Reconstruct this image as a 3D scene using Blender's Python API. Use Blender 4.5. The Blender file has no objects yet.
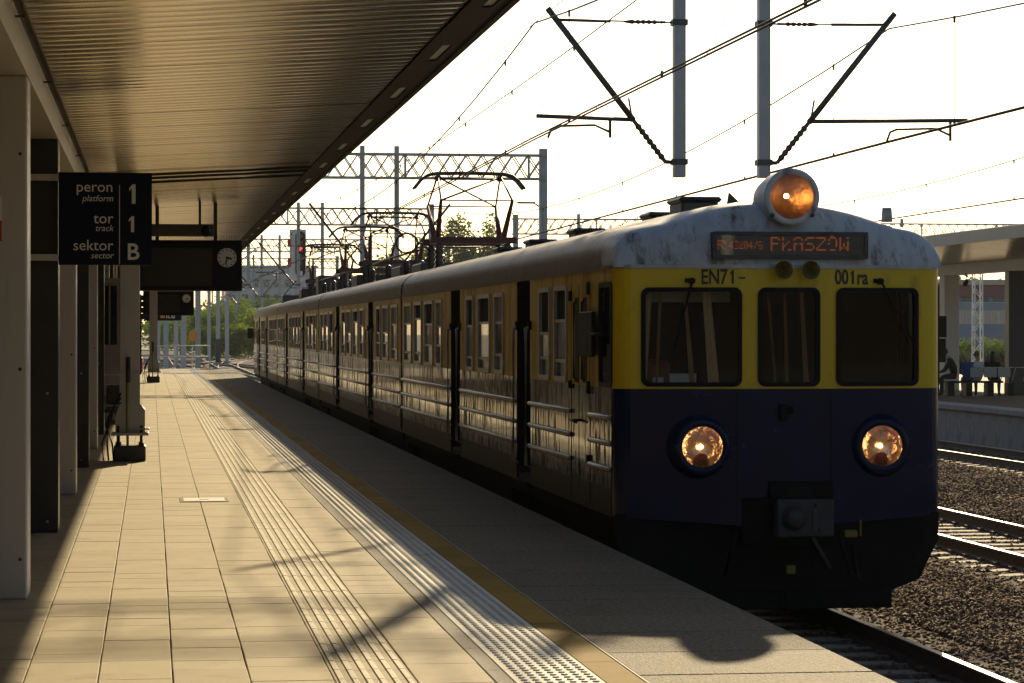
import bpy, bmesh, math, random
import numpy as np
from mathutils import Vector, Matrix, Quaternion
random.seed(7); rng = np.random.default_rng(11)
R = math.radians
SC = bpy.context.scene
COL = SC.collection
# ------------------------------------------------------------------ camera
F_PX, VPX, HOR, H = 2710.0, 152.0, 332.0, 1.8
TH = math.atan((512 - VPX) / F_PX); CT, ST = math.cos(TH), math.sin(TH)
cam_d = bpy.data.cameras.new('camera'); cam = bpy.data.objects.new('camera', cam_d); COL.objects.link(cam)
cam_d.sensor_width = 36; cam_d.lens = F_PX / 1024 * 36; cam_d.clip_end = 6000; cam_d.clip_start = 0.1
cam_d.shift_y = -(341.5 - HOR) / 1024
cam.location = (0, 0, H); cam.rotation_euler = (R(90), 0, -TH)
SC.camera = cam
# ------------------------------------------------------------------ world, sun, exposure
SUN_AZ, SUN_EL = R(15.7), R(19.2)
w = bpy.data.worlds.new('World'); SC.world = w; w.use_nodes = True
nt = w.node_tree; nt.nodes.clear()
sky = nt.nodes.new('ShaderNodeTexSky'); sky.sky_type = 'NISHITA'; sky.sun_disc = False
sky.sun_elevation = SUN_EL; sky.sun_rotation = SUN_AZ; sky.air_density = 0.9; sky.altitude = 300; sky.dust_density = 1.1; sky.ozone_density = 1.0
bg = nt.nodes.new('ShaderNodeBackground'); bg.inputs['Strength'].default_value = 0.07
wo = nt.nodes.new('ShaderNodeOutputWorld')
nt.links.new(sky.outputs[0], bg.inputs[0]); nt.links.new(bg.outputs[0], wo.inputs[0])
sd = bpy.data.lights.new('sun', 'SUN'); sd.energy = 5.0; sd.angle = R(0.55); sd.color = (1.0, 0.80, 0.49)
sun = bpy.data.objects.new('sun', sd); COL.objects.link(sun)
SDIR = Vector((math.sin(SUN_AZ) * math.cos(SUN_EL), math.cos(SUN_AZ) * math.cos(SUN_EL), math.sin(SUN_EL)))
sun.rotation_euler = SDIR.to_track_quat('Z', 'Y').to_euler(); sun.location = (0, 0, 60)
SC.view_settings.view_transform = 'Standard'; SC.view_settings.look = 'None'
SC.view_settings.gamma = 1; SC.view_settings.exposure = 0.5

def at(px, py, d):                       # pixel + distance along the view axis -> point
    xc = (px - 512) * d / F_PX
    return Vector((xc * CT + d * ST, -xc * ST + d * CT, H + (HOR - py) * d / F_PX))
def X_at(px, Y):                         # X of a pixel column on the plane y = Y
    k = (px - 512) / F_PX
    return Y * (k * CT + ST) / (CT - k * ST)
def S_at(X, Y): return F_PX / (X * ST + Y * CT)
def Y_side(px, X):                       # Y of a pixel column on the plane x = X
    d = F_PX * X / CT / (px - VPX)
    return (d - X * ST) / CT

# ------------------------------------------------------------------ materials
M = {}
def mat(name, c1, c2=None, rough=0.6, metal=0.0, scale=4.0, bump=0.0, bscale=40.0, stretch=(1, 1, 1), rough2=None,
        detail=5.0, c3=None, c3scale=1.0, c3lo=0.55, c3hi=0.75, island=0.0, spec=0.5, coords='Object', coat=0.0, rlo=.35, rhi=.65):
    m = bpy.data.materials.new(name); m.use_nodes = True; n = m.node_tree.nodes; l = m.node_tree.links
    b = n['Principled BSDF']; b.inputs['Metallic'].default_value = metal; b.inputs['Roughness'].default_value = rough
    b.inputs['Specular IOR Level'].default_value = spec; b.inputs['Coat Weight'].default_value = coat
    b.inputs['Base Color'].default_value = (*c1, 1)
    tc = n.new('ShaderNodeTexCoord'); mp = n.new('ShaderNodeMapping'); mp.inputs['Scale'].default_value = stretch
    l.new(n.new('ShaderNodeNewGeometry').outputs['Position'] if coords == 'World' else tc.outputs[coords], mp.inputs[0])
    col = None
    if c2 is not None:
        nz = n.new('ShaderNodeTexNoise'); nz.inputs['Scale'].default_value = scale; nz.inputs['Detail'].default_value = detail
        nz.inputs['Roughness'].default_value = 0.65
        l.new(mp.outputs[0], nz.inputs['Vector'])
        rp = n.new('ShaderNodeValToRGB'); rp.color_ramp.elements[0].position = 0.32; rp.color_ramp.elements[1].position = 0.68
        rp.color_ramp.elements[0].color = (*c1, 1); rp.color_ramp.elements[1].color = (*c2, 1)
        l.new(nz.outputs[0], rp.inputs[0]); col = rp.outputs[0]
        if rough2 is not None:
            mr = n.new('ShaderNodeMapRange'); mr.inputs[1].default_value = rlo; mr.inputs[2].default_value = rhi
            mr.inputs[3].default_value = rough; mr.inputs[4].default_value = rough2
            l.new(nz.outputs[0], mr.inputs[0]); l.new(mr.outputs[0], b.inputs['Roughness'])
    if c3 is not None:
        n3 = n.new('ShaderNodeTexNoise'); n3.inputs['Scale'].default_value = c3scale; n3.inputs['Detail'].default_value = 6
        n3.inputs['Roughness'].default_value = 0.7
        l.new(mp.outputs[0], n3.inputs['Vector'])
        r3 = n.new('ShaderNodeValToRGB'); r3.color_ramp.elements[0].position = c3lo; r3.color_ramp.elements[1].position = c3hi
        l.new(n3.outputs[0], r3.inputs[0])
        mx = n.new('ShaderNodeMix'); mx.data_type = 'RGBA'; mx.inputs[7].default_value = (*c3, 1)
        l.new(r3.outputs[0], mx.inputs[0])
        if col is not None: l.new(col, mx.inputs[6])
        else: mx.inputs[6].default_value = (*c1, 1)
        col = mx.outputs[2]
    if island > 0:
        g = n.new('ShaderNodeNewGeometry'); oi = n.new('ShaderNodeObjectInfo')
        ad = n.new('ShaderNodeMath'); ad.operation = 'ADD'
        l.new(g.outputs['Random Per Island'], ad.inputs[0]); l.new(oi.outputs['Random'], ad.inputs[1])
        fr = n.new('ShaderNodeMath'); fr.operation = 'FRACT'; l.new(ad.outputs[0], fr.inputs[0])
        mr = n.new('ShaderNodeMapRange'); mr.inputs[3].default_value = 1 - island; mr.inputs[4].default_value = 1 + island
        l.new(fr.outputs[0], mr.inputs[0])
        hs = n.new('ShaderNodeHueSaturation'); l.new(mr.outputs[0], hs.inputs['Value'])
        if col is not None: l.new(col, hs.inputs['Color'])
        else: hs.inputs['Color'].default_value = (*c1, 1)
        col = hs.outputs[0]
    if col is not None: l.new(col, b.inputs['Base Color'])
    if bump > 0:
        nb = n.new('ShaderNodeTexNoise'); nb.inputs['Scale'].default_value = bscale; nb.inputs['Detail'].default_value = 4
        l.new(mp.outputs[0], nb.inputs['Vector'])
        bp = n.new('ShaderNodeBump'); bp.inputs['Strength'].default_value = bump; bp.inputs['Distance'].default_value = 0.02
        l.new(nb.outputs[0], bp.inputs['Height']); l.new(bp.outputs[0], b.inputs['Normal'])
    M[name] = m; return m
def emis(name, c, s):
    m = bpy.data.materials.new(name); m.use_nodes = True; b = m.node_tree.nodes['Principled BSDF']
    b.inputs['Base Color'].default_value = (*[x * .4 for x in c], 1); b.inputs['Emission Color'].default_value = (*c, 1); b.inputs['Emission Strength'].default_value = s
    M[name] = m
def glass(name, tint=(0.8, 0.82, 0.8), rough=0.02, ior=1.5):
    m = bpy.data.materials.new(name); m.use_nodes = True; n = m.node_tree.nodes; l = m.node_tree.links; n.clear()
    o = n.new('ShaderNodeOutputMaterial'); mx = n.new('ShaderNodeMixShader'); fr = n.new('ShaderNodeFresnel'); fr.inputs[0].default_value = ior
    t = n.new('ShaderNodeBsdfTransparent'); t.inputs[0].default_value = (*tint, 1)
    g = n.new('ShaderNodeBsdfGlossy'); g.inputs['Roughness'].default_value = rough
    l.new(fr.outputs[0], mx.inputs[0]); l.new(t.outputs[0], mx.inputs[1]); l.new(g.outputs[0], mx.inputs[2]); l.new(mx.outputs[0], o.inputs[0])
    M[name] = m

mat('paver', (0.41, 0.335, 0.195), (0.47, 0.385, 0.23), 0.8, scale=2.0, bump=0.3, bscale=150, island=0.06, c3=(0.30, 0.24, 0.14), c3scale=2.2, c3lo=.56, c3hi=.78, spec=.25, coords='World')
mat('joint_sand', (0.10, 0.085, 0.065), (0.15, 0.125, 0.09), 0.95, scale=20)
mat('guide_tile', (0.34, 0.275, 0.16), (0.41, 0.335, 0.20), 0.8, scale=5, bump=0.2, bscale=200, island=0.06, spec=.25, coords='World', c3=(0.28, 0.22, 0.13), c3scale=2.2, c3lo=.56, c3hi=.78)
mat('guide_rib', (0.52, 0.45, 0.31), (0.58, 0.50, 0.35), 0.75, scale=5, spec=.25, coords='World', c3=(0.40, 0.33, 0.22), c3scale=3, c3lo=.5, c3hi=.7)
mat('white_tile', (0.68, 0.64, 0.56), (0.76, 0.72, 0.63), 0.75, scale=6, bump=0.15, bscale=200, island=0.05, spec=.3, coords='World', c3=(0.46, 0.42, 0.35), c3scale=3, c3lo=.55, c3hi=.75)
mat('yellow_tile', (0.32, 0.185, 0.012), (0.39, 0.23, 0.018), 0.85, scale=6, bump=0.15, bscale=200, island=0.18, spec=.12, coords='World', c3=(0.19, 0.115, 0.015), c3scale=3, c3lo=.55, c3hi=.75)
mat('edge_slab', (0.055, 0.046, 0.030), (0.25, 0.205, 0.135), 0.75, scale=32, bump=0.9, bscale=60, island=0.06, detail=9, spec=.12, c3=(.085,.07,.05), c3scale=1.2, coords='World')
mat('grey_band', (0.13, 0.11, 0.09), (0.24, 0.205, 0.165), 0.8, scale=90, bump=0.6, bscale=160, island=0.05, detail=8, coords='World')
mat('chalk_line', (0.55, 0.52, 0.46), (0.4, 0.37, 0.32), 0.8, scale=10)
mat('concrete', (0.30, 0.285, 0.26), (0.40, 0.38, 0.35), 0.85, scale=2.5, bump=0.2, bscale=80, island=0.08, c3=(0.20, 0.18, 0.16), c3scale=.8)
mat('sleeper', (0.20, 0.17, 0.13), (0.29, 0.25, 0.19), 0.85, scale=5, bump=0.2, bscale=80, island=0.08)
mat('ballast', (0.045, 0.033, 0.024), (0.11, 0.08, 0.058), 0.95, scale=14, bump=1.0, bscale=26, detail=8, spec=.1)
mat('stone', (0.095, 0.062, 0.04), (0.20, 0.138, 0.092), 0.9, scale=3, island=0.45, spec=.1)
mat('soil', (0.16, 0.13, 0.095), (0.25, 0.21, 0.16), 0.95, scale=.3, bump=0.6, bscale=8, c3=(0.09, 0.12, 0.04), c3scale=.03, c3lo=.5, c3hi=.62)
mat('rail_rust', (0.07, 0.045, 0.032), (0.12, 0.08, 0.055), 0.75, scale=12, bump=0.3)
mat('rail_head', (0.15, 0.135, 0.12), None, 0.5, 1.0)
mat('column_white', (0.50, 0.475, 0.43), (0.54, 0.515, 0.47), 0.42, scale=1.5, c3=(0.40, 0.37, 0.33), c3scale=2.0, stretch=(3, 3, .4))
mat('column_dark', (0.022, 0.021, 0.021), (0.034, 0.032, 0.03), 0.35, scale=3)
mat('ceiling_panel', (0.60, 0.52, 0.38), (0.68, 0.59, 0.44), 0.16, 0.9, scale=.8, rough2=0.26, island=0.04, bump=.05, bscale=1.6, c3=(0.48, 0.42, 0.31), c3scale=1.2)
mat('ceiling_gap', (0.16, 0.145, 0.125), None, 0.6)
mat('fascia', (0.022, 0.021, 0.019), (0.032, 0.03, 0.028), 0.55, scale=3, spec=.25)
mat('fascia_grey', (0.22, 0.215, 0.20), (0.27, 0.26, 0.245), 0.45, 0.3, scale=2)
mat('roof_sheet', (0.22, 0.22, 0.22), (0.28, 0.28, 0.27), 0.5, 0.5, scale=2)
mat('sign_blue', (0.004, 0.009, 0.028), None, 0.5, spec=.2)
mat('sign_white', (0.75, 0.73, 0.68), None, 0.5)
mat('sign_orange', (0.75, 0.33, 0.02), None, 0.5)
mat('sign_red', (0.5, 0.03, 0.025), None, 0.5)
mat('display_black', (0.006, 0.006, 0.0065), None, 0.4, spec=.25)
mat('screen', (0.004, 0.004, 0.005), None, 0.15)
mat('clock_face', (0.62, 0.60, 0.55), None, 0.4)
mat('steel', (0.33, 0.34, 0.34), (0.40, 0.41, 0.41), 0.45, 0.35, scale=3, c3=(0.26, 0.25, 0.24), c3scale=1.5)
mat('galvanised', (0.42, 0.43, 0.43), (0.52, 0.53, 0.53), 0.5, 0.3, scale=2)
mat('dark_steel', (0.045, 0.042, 0.04), (0.075, 0.07, 0.065), 0.5, 0.4, scale=8)
mat('cantilever_steel', (0.055, 0.06, 0.055), (0.085, 0.09, 0.082), 0.5, 0.3, scale=8)
mat('insulator', (0.05, 0.035, 0.03), None, 0.25)
mat('wire', (0.03, 0.026, 0.022), None, 0.7, 0.0, spec=.2)
mat('cable_black', (0.012, 0.012, 0.012), None, 0.5)
mat('earth_green', (0.25, 0.26, 0.03), None, 0.5)
mat('panto_red', (0.12, 0.022, 0.018), (0.07, 0.02, 0.016), 0.6, scale=9)
# train
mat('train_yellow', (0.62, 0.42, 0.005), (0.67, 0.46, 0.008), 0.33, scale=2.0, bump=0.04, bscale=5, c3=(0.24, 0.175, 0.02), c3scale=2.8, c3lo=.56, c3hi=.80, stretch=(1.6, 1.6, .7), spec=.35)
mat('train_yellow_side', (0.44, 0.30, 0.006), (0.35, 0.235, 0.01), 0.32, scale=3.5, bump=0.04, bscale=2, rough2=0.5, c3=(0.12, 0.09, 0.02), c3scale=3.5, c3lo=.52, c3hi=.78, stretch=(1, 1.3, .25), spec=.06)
mat('train_navy', (0.0035, 0.0075, 0.034), (0.005, 0.010, 0.042), 0.15, scale=2.0, bump=0.16, bscale=1.6, rough2=0.28, c3=(0.011, 0.013, 0.02), c3scale=4, c3lo=.6, c3hi=.85, spec=.22)
mat('train_slate', (0.014, 0.016, 0.021), (0.027, 0.027, 0.028), 0.04, scale=3.2, bump=0.05, bscale=2.6, rough2=0.50, rlo=.50, rhi=.57, c3=(0.042, 0.037, 0.032), c3scale=4.5, c3lo=.55, c3hi=.8, stretch=(1, 2.4, .55), spec=.29, detail=7)
mat('train_skirt', (0.028, 0.029, 0.031), (0.042, 0.041, 0.040), 0.5, scale=4.5, bump=0.04, bscale=3, c3=(0.055, 0.05, 0.043), c3scale=4.5, c3lo=.52, c3hi=.75, stretch=(1, 1.5, .4), spec=.08)
mat('train_roof', (0.12, 0.103, 0.077), (0.06, 0.053, 0.042), 0.5, 0.1, scale=2.6, bump=0.14, bscale=4, c3=(0.19, 0.155, 0.10), c3scale=3, stretch=(1.0, 2.6, .45), spec=.3)
mat('train_hood', (0.54, 0.57, 0.585), (0.40, 0.42, 0.425), 0.5, 0.0, scale=2.6, bump=0.08, bscale=4, c3=(0.12, 0.095, 0.065), c3scale=3.0, c3lo=.51, c3hi=.68, stretch=(2.2, 1, .9), spec=.3)
mat('train_under', (0.007, 0.0065, 0.006), (0.013, 0.012, 0.011), 0.85, scale=6, spec=.1)
mat('train_trim', (0.42, 0.41, 0.39), (0.28, 0.27, 0.25), 0.35, 0.4, scale=6)
mat('door_dark', (0.006, 0.0055, 0.005), None, 0.8, spec=.08)
mat('door_leaf', (0.035, 0.026, 0.012), (0.05, 0.036, 0.015), 0.6, scale=4)
mat('rubber', (0.006, 0.006, 0.006), None, 0.6, spec=.15)
mat('interior', (0.05, 0.047, 0.042), None, 0.8)
mat('cab_wall', (0.010, 0.010, 0.009), (0.016, 0.015, 0.014), 0.9, scale=3, spec=.05)
mat('blind', (0.34, 0.33, 0.29), None, 0.8)
mat('curtain_and_reflection', (0.20, 0.20, 0.19), (0.27, 0.265, 0.25), 0.6, scale=3)
mat('reflection_beige', (0.66, 0.48, 0.28), (0.78, 0.58, 0.36), 0.8, scale=3)  # warm reflection streaks of the windscreens put into a colour
mat('paper', (0.75, 0.75, 0.72), None, 0.7)
mat('seat_red', (0.30, 0.06, 0.03), None, 0.7)
mat('letter_black', (0.012, 0.012, 0.012), None, 0.5)
mat('coupler_grey', (0.03, 0.032, 0.034), (0.05, 0.052, 0.054), 0.5, 0.2, scale=6, spec=.3)
mat('paint_chip', (0.03, 0.028, 0.026), None, 0.6)
mat('brass_horn', (0.22, 0.17, 0.03), (0.10, 0.08, 0.02), 0.45, 0.4, scale=12)
mat('reflector', (0.80, 0.60, 0.42), (0.55, 0.36, 0.22), 0.16, 0.75, scale=9, bump=.5, bscale=14)
mat('reflector_orange', (0.38, 0.19, 0.075), (0.24, 0.12, 0.05), 0.30, 0.9, scale=6, bump=.4, bscale=9)
mat('hose_yellow', (0.16, 0.13, 0.01), None, 0.6)
glass('lens'); glass('window_glass', (0.50, 0.52, 0.50), 0.03, 1.52); glass('cab_glass', (0.74, 0.75, 0.73), 0.01, 1.42)
emis('bulb', (1.0, 0.56, 0.22), 19.0); emis('bulb_small', (1.0, 0.60, 0.28), 9.0); emis('led', (1.0, 0.22, 0.06), 0.15); emis('signal_red', (1.0, 0.02, 0.015), 6.0)
# nature and people
mat('bark', (0.09, 0.07, 0.05), (0.15, 0.12, 0.09), 0.9, scale=8)
def leafmat(name, c):
    m = mat(name, c, tuple(min(1, x * 1.5) for x in c), 0.55, scale=.4, island=0.35)
    b = m.node_tree.nodes['Principled BSDF']; n = m.node_tree.nodes; l = m.node_tree.links
    t = n.new('ShaderNodeBsdfTranslucent'); t.inputs[0].default_value = (c[0] * 2.2, c[1] * 2.2, c[2] * 1.2, 1)
    mx = n.new('ShaderNodeMixShader'); mx.inputs[0].default_value = 0.45
    o = n['Material Output']; l.new(b.outputs[0], mx.inputs[1]); l.new(t.outputs[0], mx.inputs[2]); l.new(mx.outputs[0], o.inputs[0])
leafmat('leaf_green', (0.10, 0.14, 0.018)); leafmat('leaf_dark', (0.055, 0.085, 0.025)); leafmat('leaf_pale', (0.09, 0.12, 0.035)); leafmat('leaf_red', (0.045, 0.028, 0.022))
mat('skin', (0.45, 0.27, 0.19), None, 0.5); mat('cloth_black', (0.012, 0.012, 0.014), None, 0.8); mat('cloth_blue', (0.04, 0.10, 0.30), None, 0.8)
mat('cloth_white', (0.62, 0.62, 0.62), None, 0.8); mat('jeans', (0.05, 0.09, 0.20), None, 0.8); mat('hair_blond', (0.55, 0.38, 0.17), None, 0.6)
mat('hair_dark', (0.012, 0.009, 0.008), None, 0.45); mat('hair_brown', (0.16, 0.08, 0.035), None, 0.6)
mat('build_red', (0.20, 0.06, 0.06), (0.24, 0.075, 0.07), 0.7, scale=.5); mat('build_grey', (0.25, 0.28, 0.32), (0.29, 0.32, 0.36), 0.7, scale=.5)
mat('backdrop_dark', (0.03, 0.024, 0.02), (0.042, 0.034, 0.028), 0.9, scale=1.0)  # dark wall of the added hall, meant for the windscreen reflections
mat('build_beige', (0.48, 0.40, 0.28), None, 0.8); mat('build_pale', (0.42, 0.42, 0.42), (0.48, 0.48, 0.47), 0.8, scale=.3); mat('build_win', (0.05, 0.06, 0.07), None, 0.15)
mat('slat_wood', (0.55, 0.47, 0.36), (0.62, 0.54, 0.42), 0.7, scale=2, island=.08); mat('white_paint', (0.70, 0.71, 0.71), (0.62, 0.63, 0.63), 0.5, scale=3)

# ------------------------------------------------------------------ mesh helpers
BASE = {}
class MB:
    def __init__(s): s.v = []; s.f = []; s.m = []; s.sm = []
    def add(s, vs, fs, mi=0, smooth=False):
        o = len(s.v); s.v += [tuple(p) for p in vs]
        for f in fs: s.f.append(tuple(i + o for i in f)); s.m.append(mi); s.sm.append(smooth)
        return s
    def box(s, x0, x1, y0, y1, z0, z1, mi=0):
        return s.add([(x0, y0, z0), (x1, y0, z0), (x1, y1, z0), (x0, y1, z0), (x0, y0, z1), (x1, y0, z1), (x1, y1, z1), (x0, y1, z1)],
              [(0, 3, 2, 1), (4, 5, 6, 7), (0, 1, 5, 4), (1, 2, 6, 5), (2, 3, 7, 6), (3, 0, 4, 7)], mi)
    def bbox(s, x0, x1, y0, y1, z0, z1, b=0.01, mi=0):     # box with chamfered edges
        vs = []; 
        c = ((x0 + x1) / 2, (y0 + y1) / 2, (z0 + z1) / 2); h = ((x1 - x0) / 2, (y1 - y0) / 2, (z1 - z0) / 2)
        b = min(b, min(h) * .9)
        bm = bmesh.new(); bmesh.ops.create_cube(bm, size=2)
        for v in bm.verts: v.co = Vector((v.co.x * h[0], v.co.y * h[1], v.co.z * h[2]))
        bmesh.ops.bevel(bm, geom=list(bm.edges), offset=b, segments=1, affect='EDGES')
        bm.verts.index_update()
        s.add([(v.co.x + c[0], v.co.y + c[1], v.co.z + c[2]) for v in bm.verts], [tuple(v.index for v in f.verts) for f in bm.faces], mi)
        bm.free(); return s
    def tube(s, pts, r, n=6, mi=0, caps=True, smooth=True):
        pts = [Vector(p) for p in pts]; rs = r if isinstance(r, (list, tuple)) else [r] * len(pts)
        vs = []; fs = []; up = None
        for i, p in enumerate(pts):
            t = (pts[min(i + 1, len(pts) - 1)] - pts[max(i - 1, 0)]).normalized()
            if up is None:
                up = Vector((0, 0, 1)) if abs(t.z) < .9 else Vector((1, 0, 0))
            a = t.cross(up)
            if a.length < 1e-4: a = t.orthogonal()
            a.normalize(); b = t.cross(a).normalized(); up = -b if False else up
            for k in range(n):
                g = 2 * math.pi * (k + .5) / n
                vs.append(p + (a * math.cos(g) + b * math.sin(g)) * rs[i])
        for i in range(len(pts) - 1):
            for k in range(n):
                k2 = (k + 1) % n
                fs.append((i * n + k, i * n + k2, (i + 1) * n + k2, (i + 1) * n + k))
        s.add(vs, fs, mi, smooth)
        if caps:
            o = len(s.v) - len(vs)
            s.f.append(tuple(o + k for k in range(n))[::-1]); s.m.append(mi); s.sm.append(False)
            s.f.append(tuple(o + (len(pts) - 1) * n + k for k in range(n))); s.m.append(mi); s.sm.append(False)
        return s
    def bar(s, p, q, w, h=None, mi=0):                     # square bar
        p, q = Vector(p), Vector(q); h = h or w; t = (q - p).normalized()
        a = t.cross(Vector((0, 0, 1)))
        if a.length < 1e-3: a = Vector((1, 0, 0))
        a.normalize(); b = t.cross(a).normalized()
        vs = [e + a * sx * w / 2 + b * sy * h / 2 for e in (p, q) for sx, sy in ((-1, -1), (1, -1), (1, 1), (-1, 1))]
        return s.add(vs, [(0, 3, 2, 1), (4, 5, 6, 7), (0, 1, 5, 4), (1, 2, 6, 5), (2, 3, 7, 6), (3, 0, 4, 7)], mi)
    def lathe(s, c, axis, prof, n=24, mi=0, smooth=True):  # prof: list of (distance along axis, radius)
        c = Vector(c); t = Vector(axis).normalized(); a = t.orthogonal().normalized(); b = t.cross(a)
        vs = []; fs = []
        for (h, r) in prof:
            for k in range(n):
                g = 2 * math.pi * k / n; vs.append(c + t * h + (a * math.cos(g) + b * math.sin(g)) * max(r, 1e-4))
        for i in range(len(prof) - 1):
            for k in range(n):
                k2 = (k + 1) % n; fs.append((i * n + k, i * n + k2, (i + 1) * n + k2, (i + 1) * n + k))
        return s.add(vs, fs, mi, smooth)
    def prism(s, poly, y0, y1, mi=0, plane='xz'):          # poly in xz extruded along y (or yz along x)
        n = len(poly)
        if plane == 'xz': vs = [(a, y0, b) for a, b in poly] + [(a, y1, b) for a, b in poly]
        elif plane == 'yz': vs = [(y0, a, b) for a, b in poly] + [(y1, a, b) for a, b in poly]
        else: vs = [(a, b, y0) for a, b in poly] + [(a, b, y1) for a, b in poly]
        fs = [tuple(range(n))[::-1], tuple(range(n, 2 * n))] + [(i, (i + 1) % n, n + (i + 1) % n, n + i) for i in range(n)]
        return s.add(vs, fs, mi)
    def mesh(s, name, mats, off=(0, 0, 0), fixn=False):
        me = bpy.data.meshes.new(name)
        o = Vector(off); me.from_pydata([tuple(Vector(v) - o) for v in s.v], [], s.f)
        for m_ in (mats if isinstance(mats, (list, tuple)) else [mats]): me.materials.append(M[m_])
        me.polygons.foreach_set('material_index', s.m); me.polygons.foreach_set('use_smooth', s.sm)
        if fixn:
            bm = bmesh.new(); bm.from_mesh(me); bmesh.ops.recalc_face_normals(bm, faces=bm.faces); bm.to_mesh(me); bm.free()
        me.update(); return me
    def build(s, name, mats, parent=None, fixn=True):
        root = parent
        while root is not None and root.parent is not None: root = root.parent
        if parent is None and s.v:                          # own origin at the base
            a = np.array([tuple(v) for v in s.v]); off = Vector(((a[:, 0].min() + a[:, 0].max()) / 2, (a[:, 1].min() + a[:, 1].max()) / 2, a[:, 2].min()))
        else: off = BASE[root.name]
        me = s.mesh(name, mats, off, fixn)
        ob = bpy.data.objects.new(name, me); COL.objects.link(ob)
        if parent is None: ob.location = off; BASE[ob.name] = off
        else: ob.parent = parent
        return ob
def tag(o, label=None, cat=None, group=None, kind=None):
    if label: o['label'] = label
    if cat: o['category'] = cat
    if group: o['group'] = group
    if kind: o['kind'] = kind
    return o
def thing(name, label, cat, loc, group=None):
    o = bpy.data.objects.new(name, None); COL.objects.link(o); o.location = loc; o.empty_display_size = .2
    BASE[o.name] = Vector(loc); return tag(o, label, cat, group)
def structure(name, loc=(0, 0, 0)):
    o = bpy.data.objects.new(name, None); COL.objects.link(o); o.location = loc; BASE[o.name] = Vector(loc); o['kind'] = 'structure'; return o
def place(name, me, parent, pos):                          # a piece that shares mesh data
    root = parent
    while root.parent is not None: root = root.parent
    o = bpy.data.objects.new(name, me); COL.objects.link(o); o.parent = parent; o.location = Vector(pos) - BASE[root.name]; return o
def rrect(cx, cz, hw, hh, r, n=5):                         # rounded rectangle outline
    pts = []
    for (sx, sz, a0) in ((1, 1, 0), (-1, 1, 90), (-1, -1, 180), (1, -1, 270)):
        for k in range(n + 1):
            a = R(a0 + 90 * k / n); pts.append((cx + sx * (hw - r) + r * math.cos(a), cz + sz * (hh - r) + r * math.sin(a)))
    return pts
def ring(mb, outer, inner, f0, f1, mi=0):                  # frame between two outlines; f0/f1 map (a,b)->3d front/back
    n = len(outer); vs = [f0(*p) for p in outer] + [f0(*p) for p in inner] + [f1(*p) for p in outer] + [f1(*p) for p in inner]; fs = []
    for i in range(n):
        j = (i + 1) % n
        fs += [(i, j, n + j, n + i), (2 * n + i, 3 * n + i, 3 * n + j, 2 * n + j), (i, 2 * n + i, 2 * n + j, j), (n + i, n + j, 3 * n + j, 3 * n + i)]
    mb.add(vs, fs, mi)
def text(name, s, loc, size, material, parent, align='LEFT', shear=0.0, depth=0.002, squeeze=1.0, offs=0.0, rotz=0.0):
    cu = bpy.data.curves.new(name, 'FONT'); cu.body = s; cu.size = size; cu.align_x = align; cu.shear = shear; cu.extrude = depth; cu.offset = offs; cu.resolution_u = 3
    o = bpy.data.objects.new(name, cu); COL.objects.link(o)
    dg = bpy.context.evaluated_depsgraph_get(); me = bpy.data.meshes.new_from_object(o.evaluated_get(dg))
    bpy.data.objects.remove(o); bpy.data.curves.remove(cu)
    me.name = name
    if squeeze != 1.0:
        for v in me.vertices: v.co.x *= squeeze
    me.materials.clear(); me.materials.append(M[material])
    q = place(name, me, parent, loc); q.rotation_euler = (R(90), 0, rotz); return q

def digit_one(name, loc, h, material, parent, rotz=0.0, w_=.16, squeeze=1.0):
    mb = MB(); t_ = h * w_
    pts = [(0.42 * h * squeeze, 0), (0.42 * h * squeeze, h), (0.42 * h * squeeze - t_ * .75, h), (0.10 * h * squeeze, h * .80), (0.10 * h * squeeze, h * .64), (0.42 * h * squeeze - t_, h * .80), (0.42 * h * squeeze - t_, 0)]
    mb.prism(pts, -.002, .002); me = mb.mesh(name, material, fixn=True); q = place(name, me, parent, loc); q.rotation_euler = (0, 0, rotz); return q

# ================================================================== GROUND
RAIL = -0.78; BAL = -0.96
g = MB(); g.add([(-1500, -300, BAL - .06), (1500, -300, BAL - .06), (1500, 2500, BAL - .06), (-1500, 2500, BAL - .06)], [(0, 1, 2, 3)])
o = g.build('ground', 'soil', fixn=False); o['kind'] = 'structure'
g = MB(); n_y = 60
g.add([(3.9, -40, BAL), (19.5, -40, BAL), (19.5, 420, BAL), (3.9, 420, BAL)], [(0, 1, 2, 3)])
g.add([(-30, 137, BAL - .02), (3.9, 137, BAL - .02), (3.9, 420, BAL - .02), (-30, 420, BAL - .02)], [(0, 1, 2, 3)])
g.add([(19.5, 150, BAL - .02), (60, 150, BAL - .02), (60, 420, BAL - .02), (19.5, 420, BAL - .02)], [(0, 1, 2, 3)])
o = g.build('ballast_bed', 'ballast', fixn=False); o['kind'] = 'structure'

# ---- tracks
T1, T2, T3 = 5.52, 10.72, 17.88
def rail_profile(x):
    return [(x - .07, RAIL - .17), (x + .07, RAIL - .17), (x + .07, RAIL - .155), (x + .012, RAIL - .13), (x + .012, RAIL - .045), (x + .036, RAIL - .035), (x + .036, RAIL - .006),
            (x + .03, RAIL), (x - .03, RAIL), (x - .036, RAIL - .006), (x - .036, RAIL - .035), (x - .012, RAIL - .045), (x - .012, RAIL - .13), (x - .07, RAIL - .155)]
def sleeper_mesh():
    mb = MB(); mb.prism([(-1.3, -.2), (1.3, -.2), (1.3, -.02), (.95, 0), (-.95, 0), (-1.3, -.02)], -.12, .12)
    for s in (-.75, .75):
        for e in (-.11, .11):
            mb.box(s + e - .03, s + e + .03, -.06, .06, -.0, .035, 1)
    return mb.mesh('sleeper', ['sleeper', 'rail_rust'], fixn=True)
SLP = sleeper_mesh()
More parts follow.
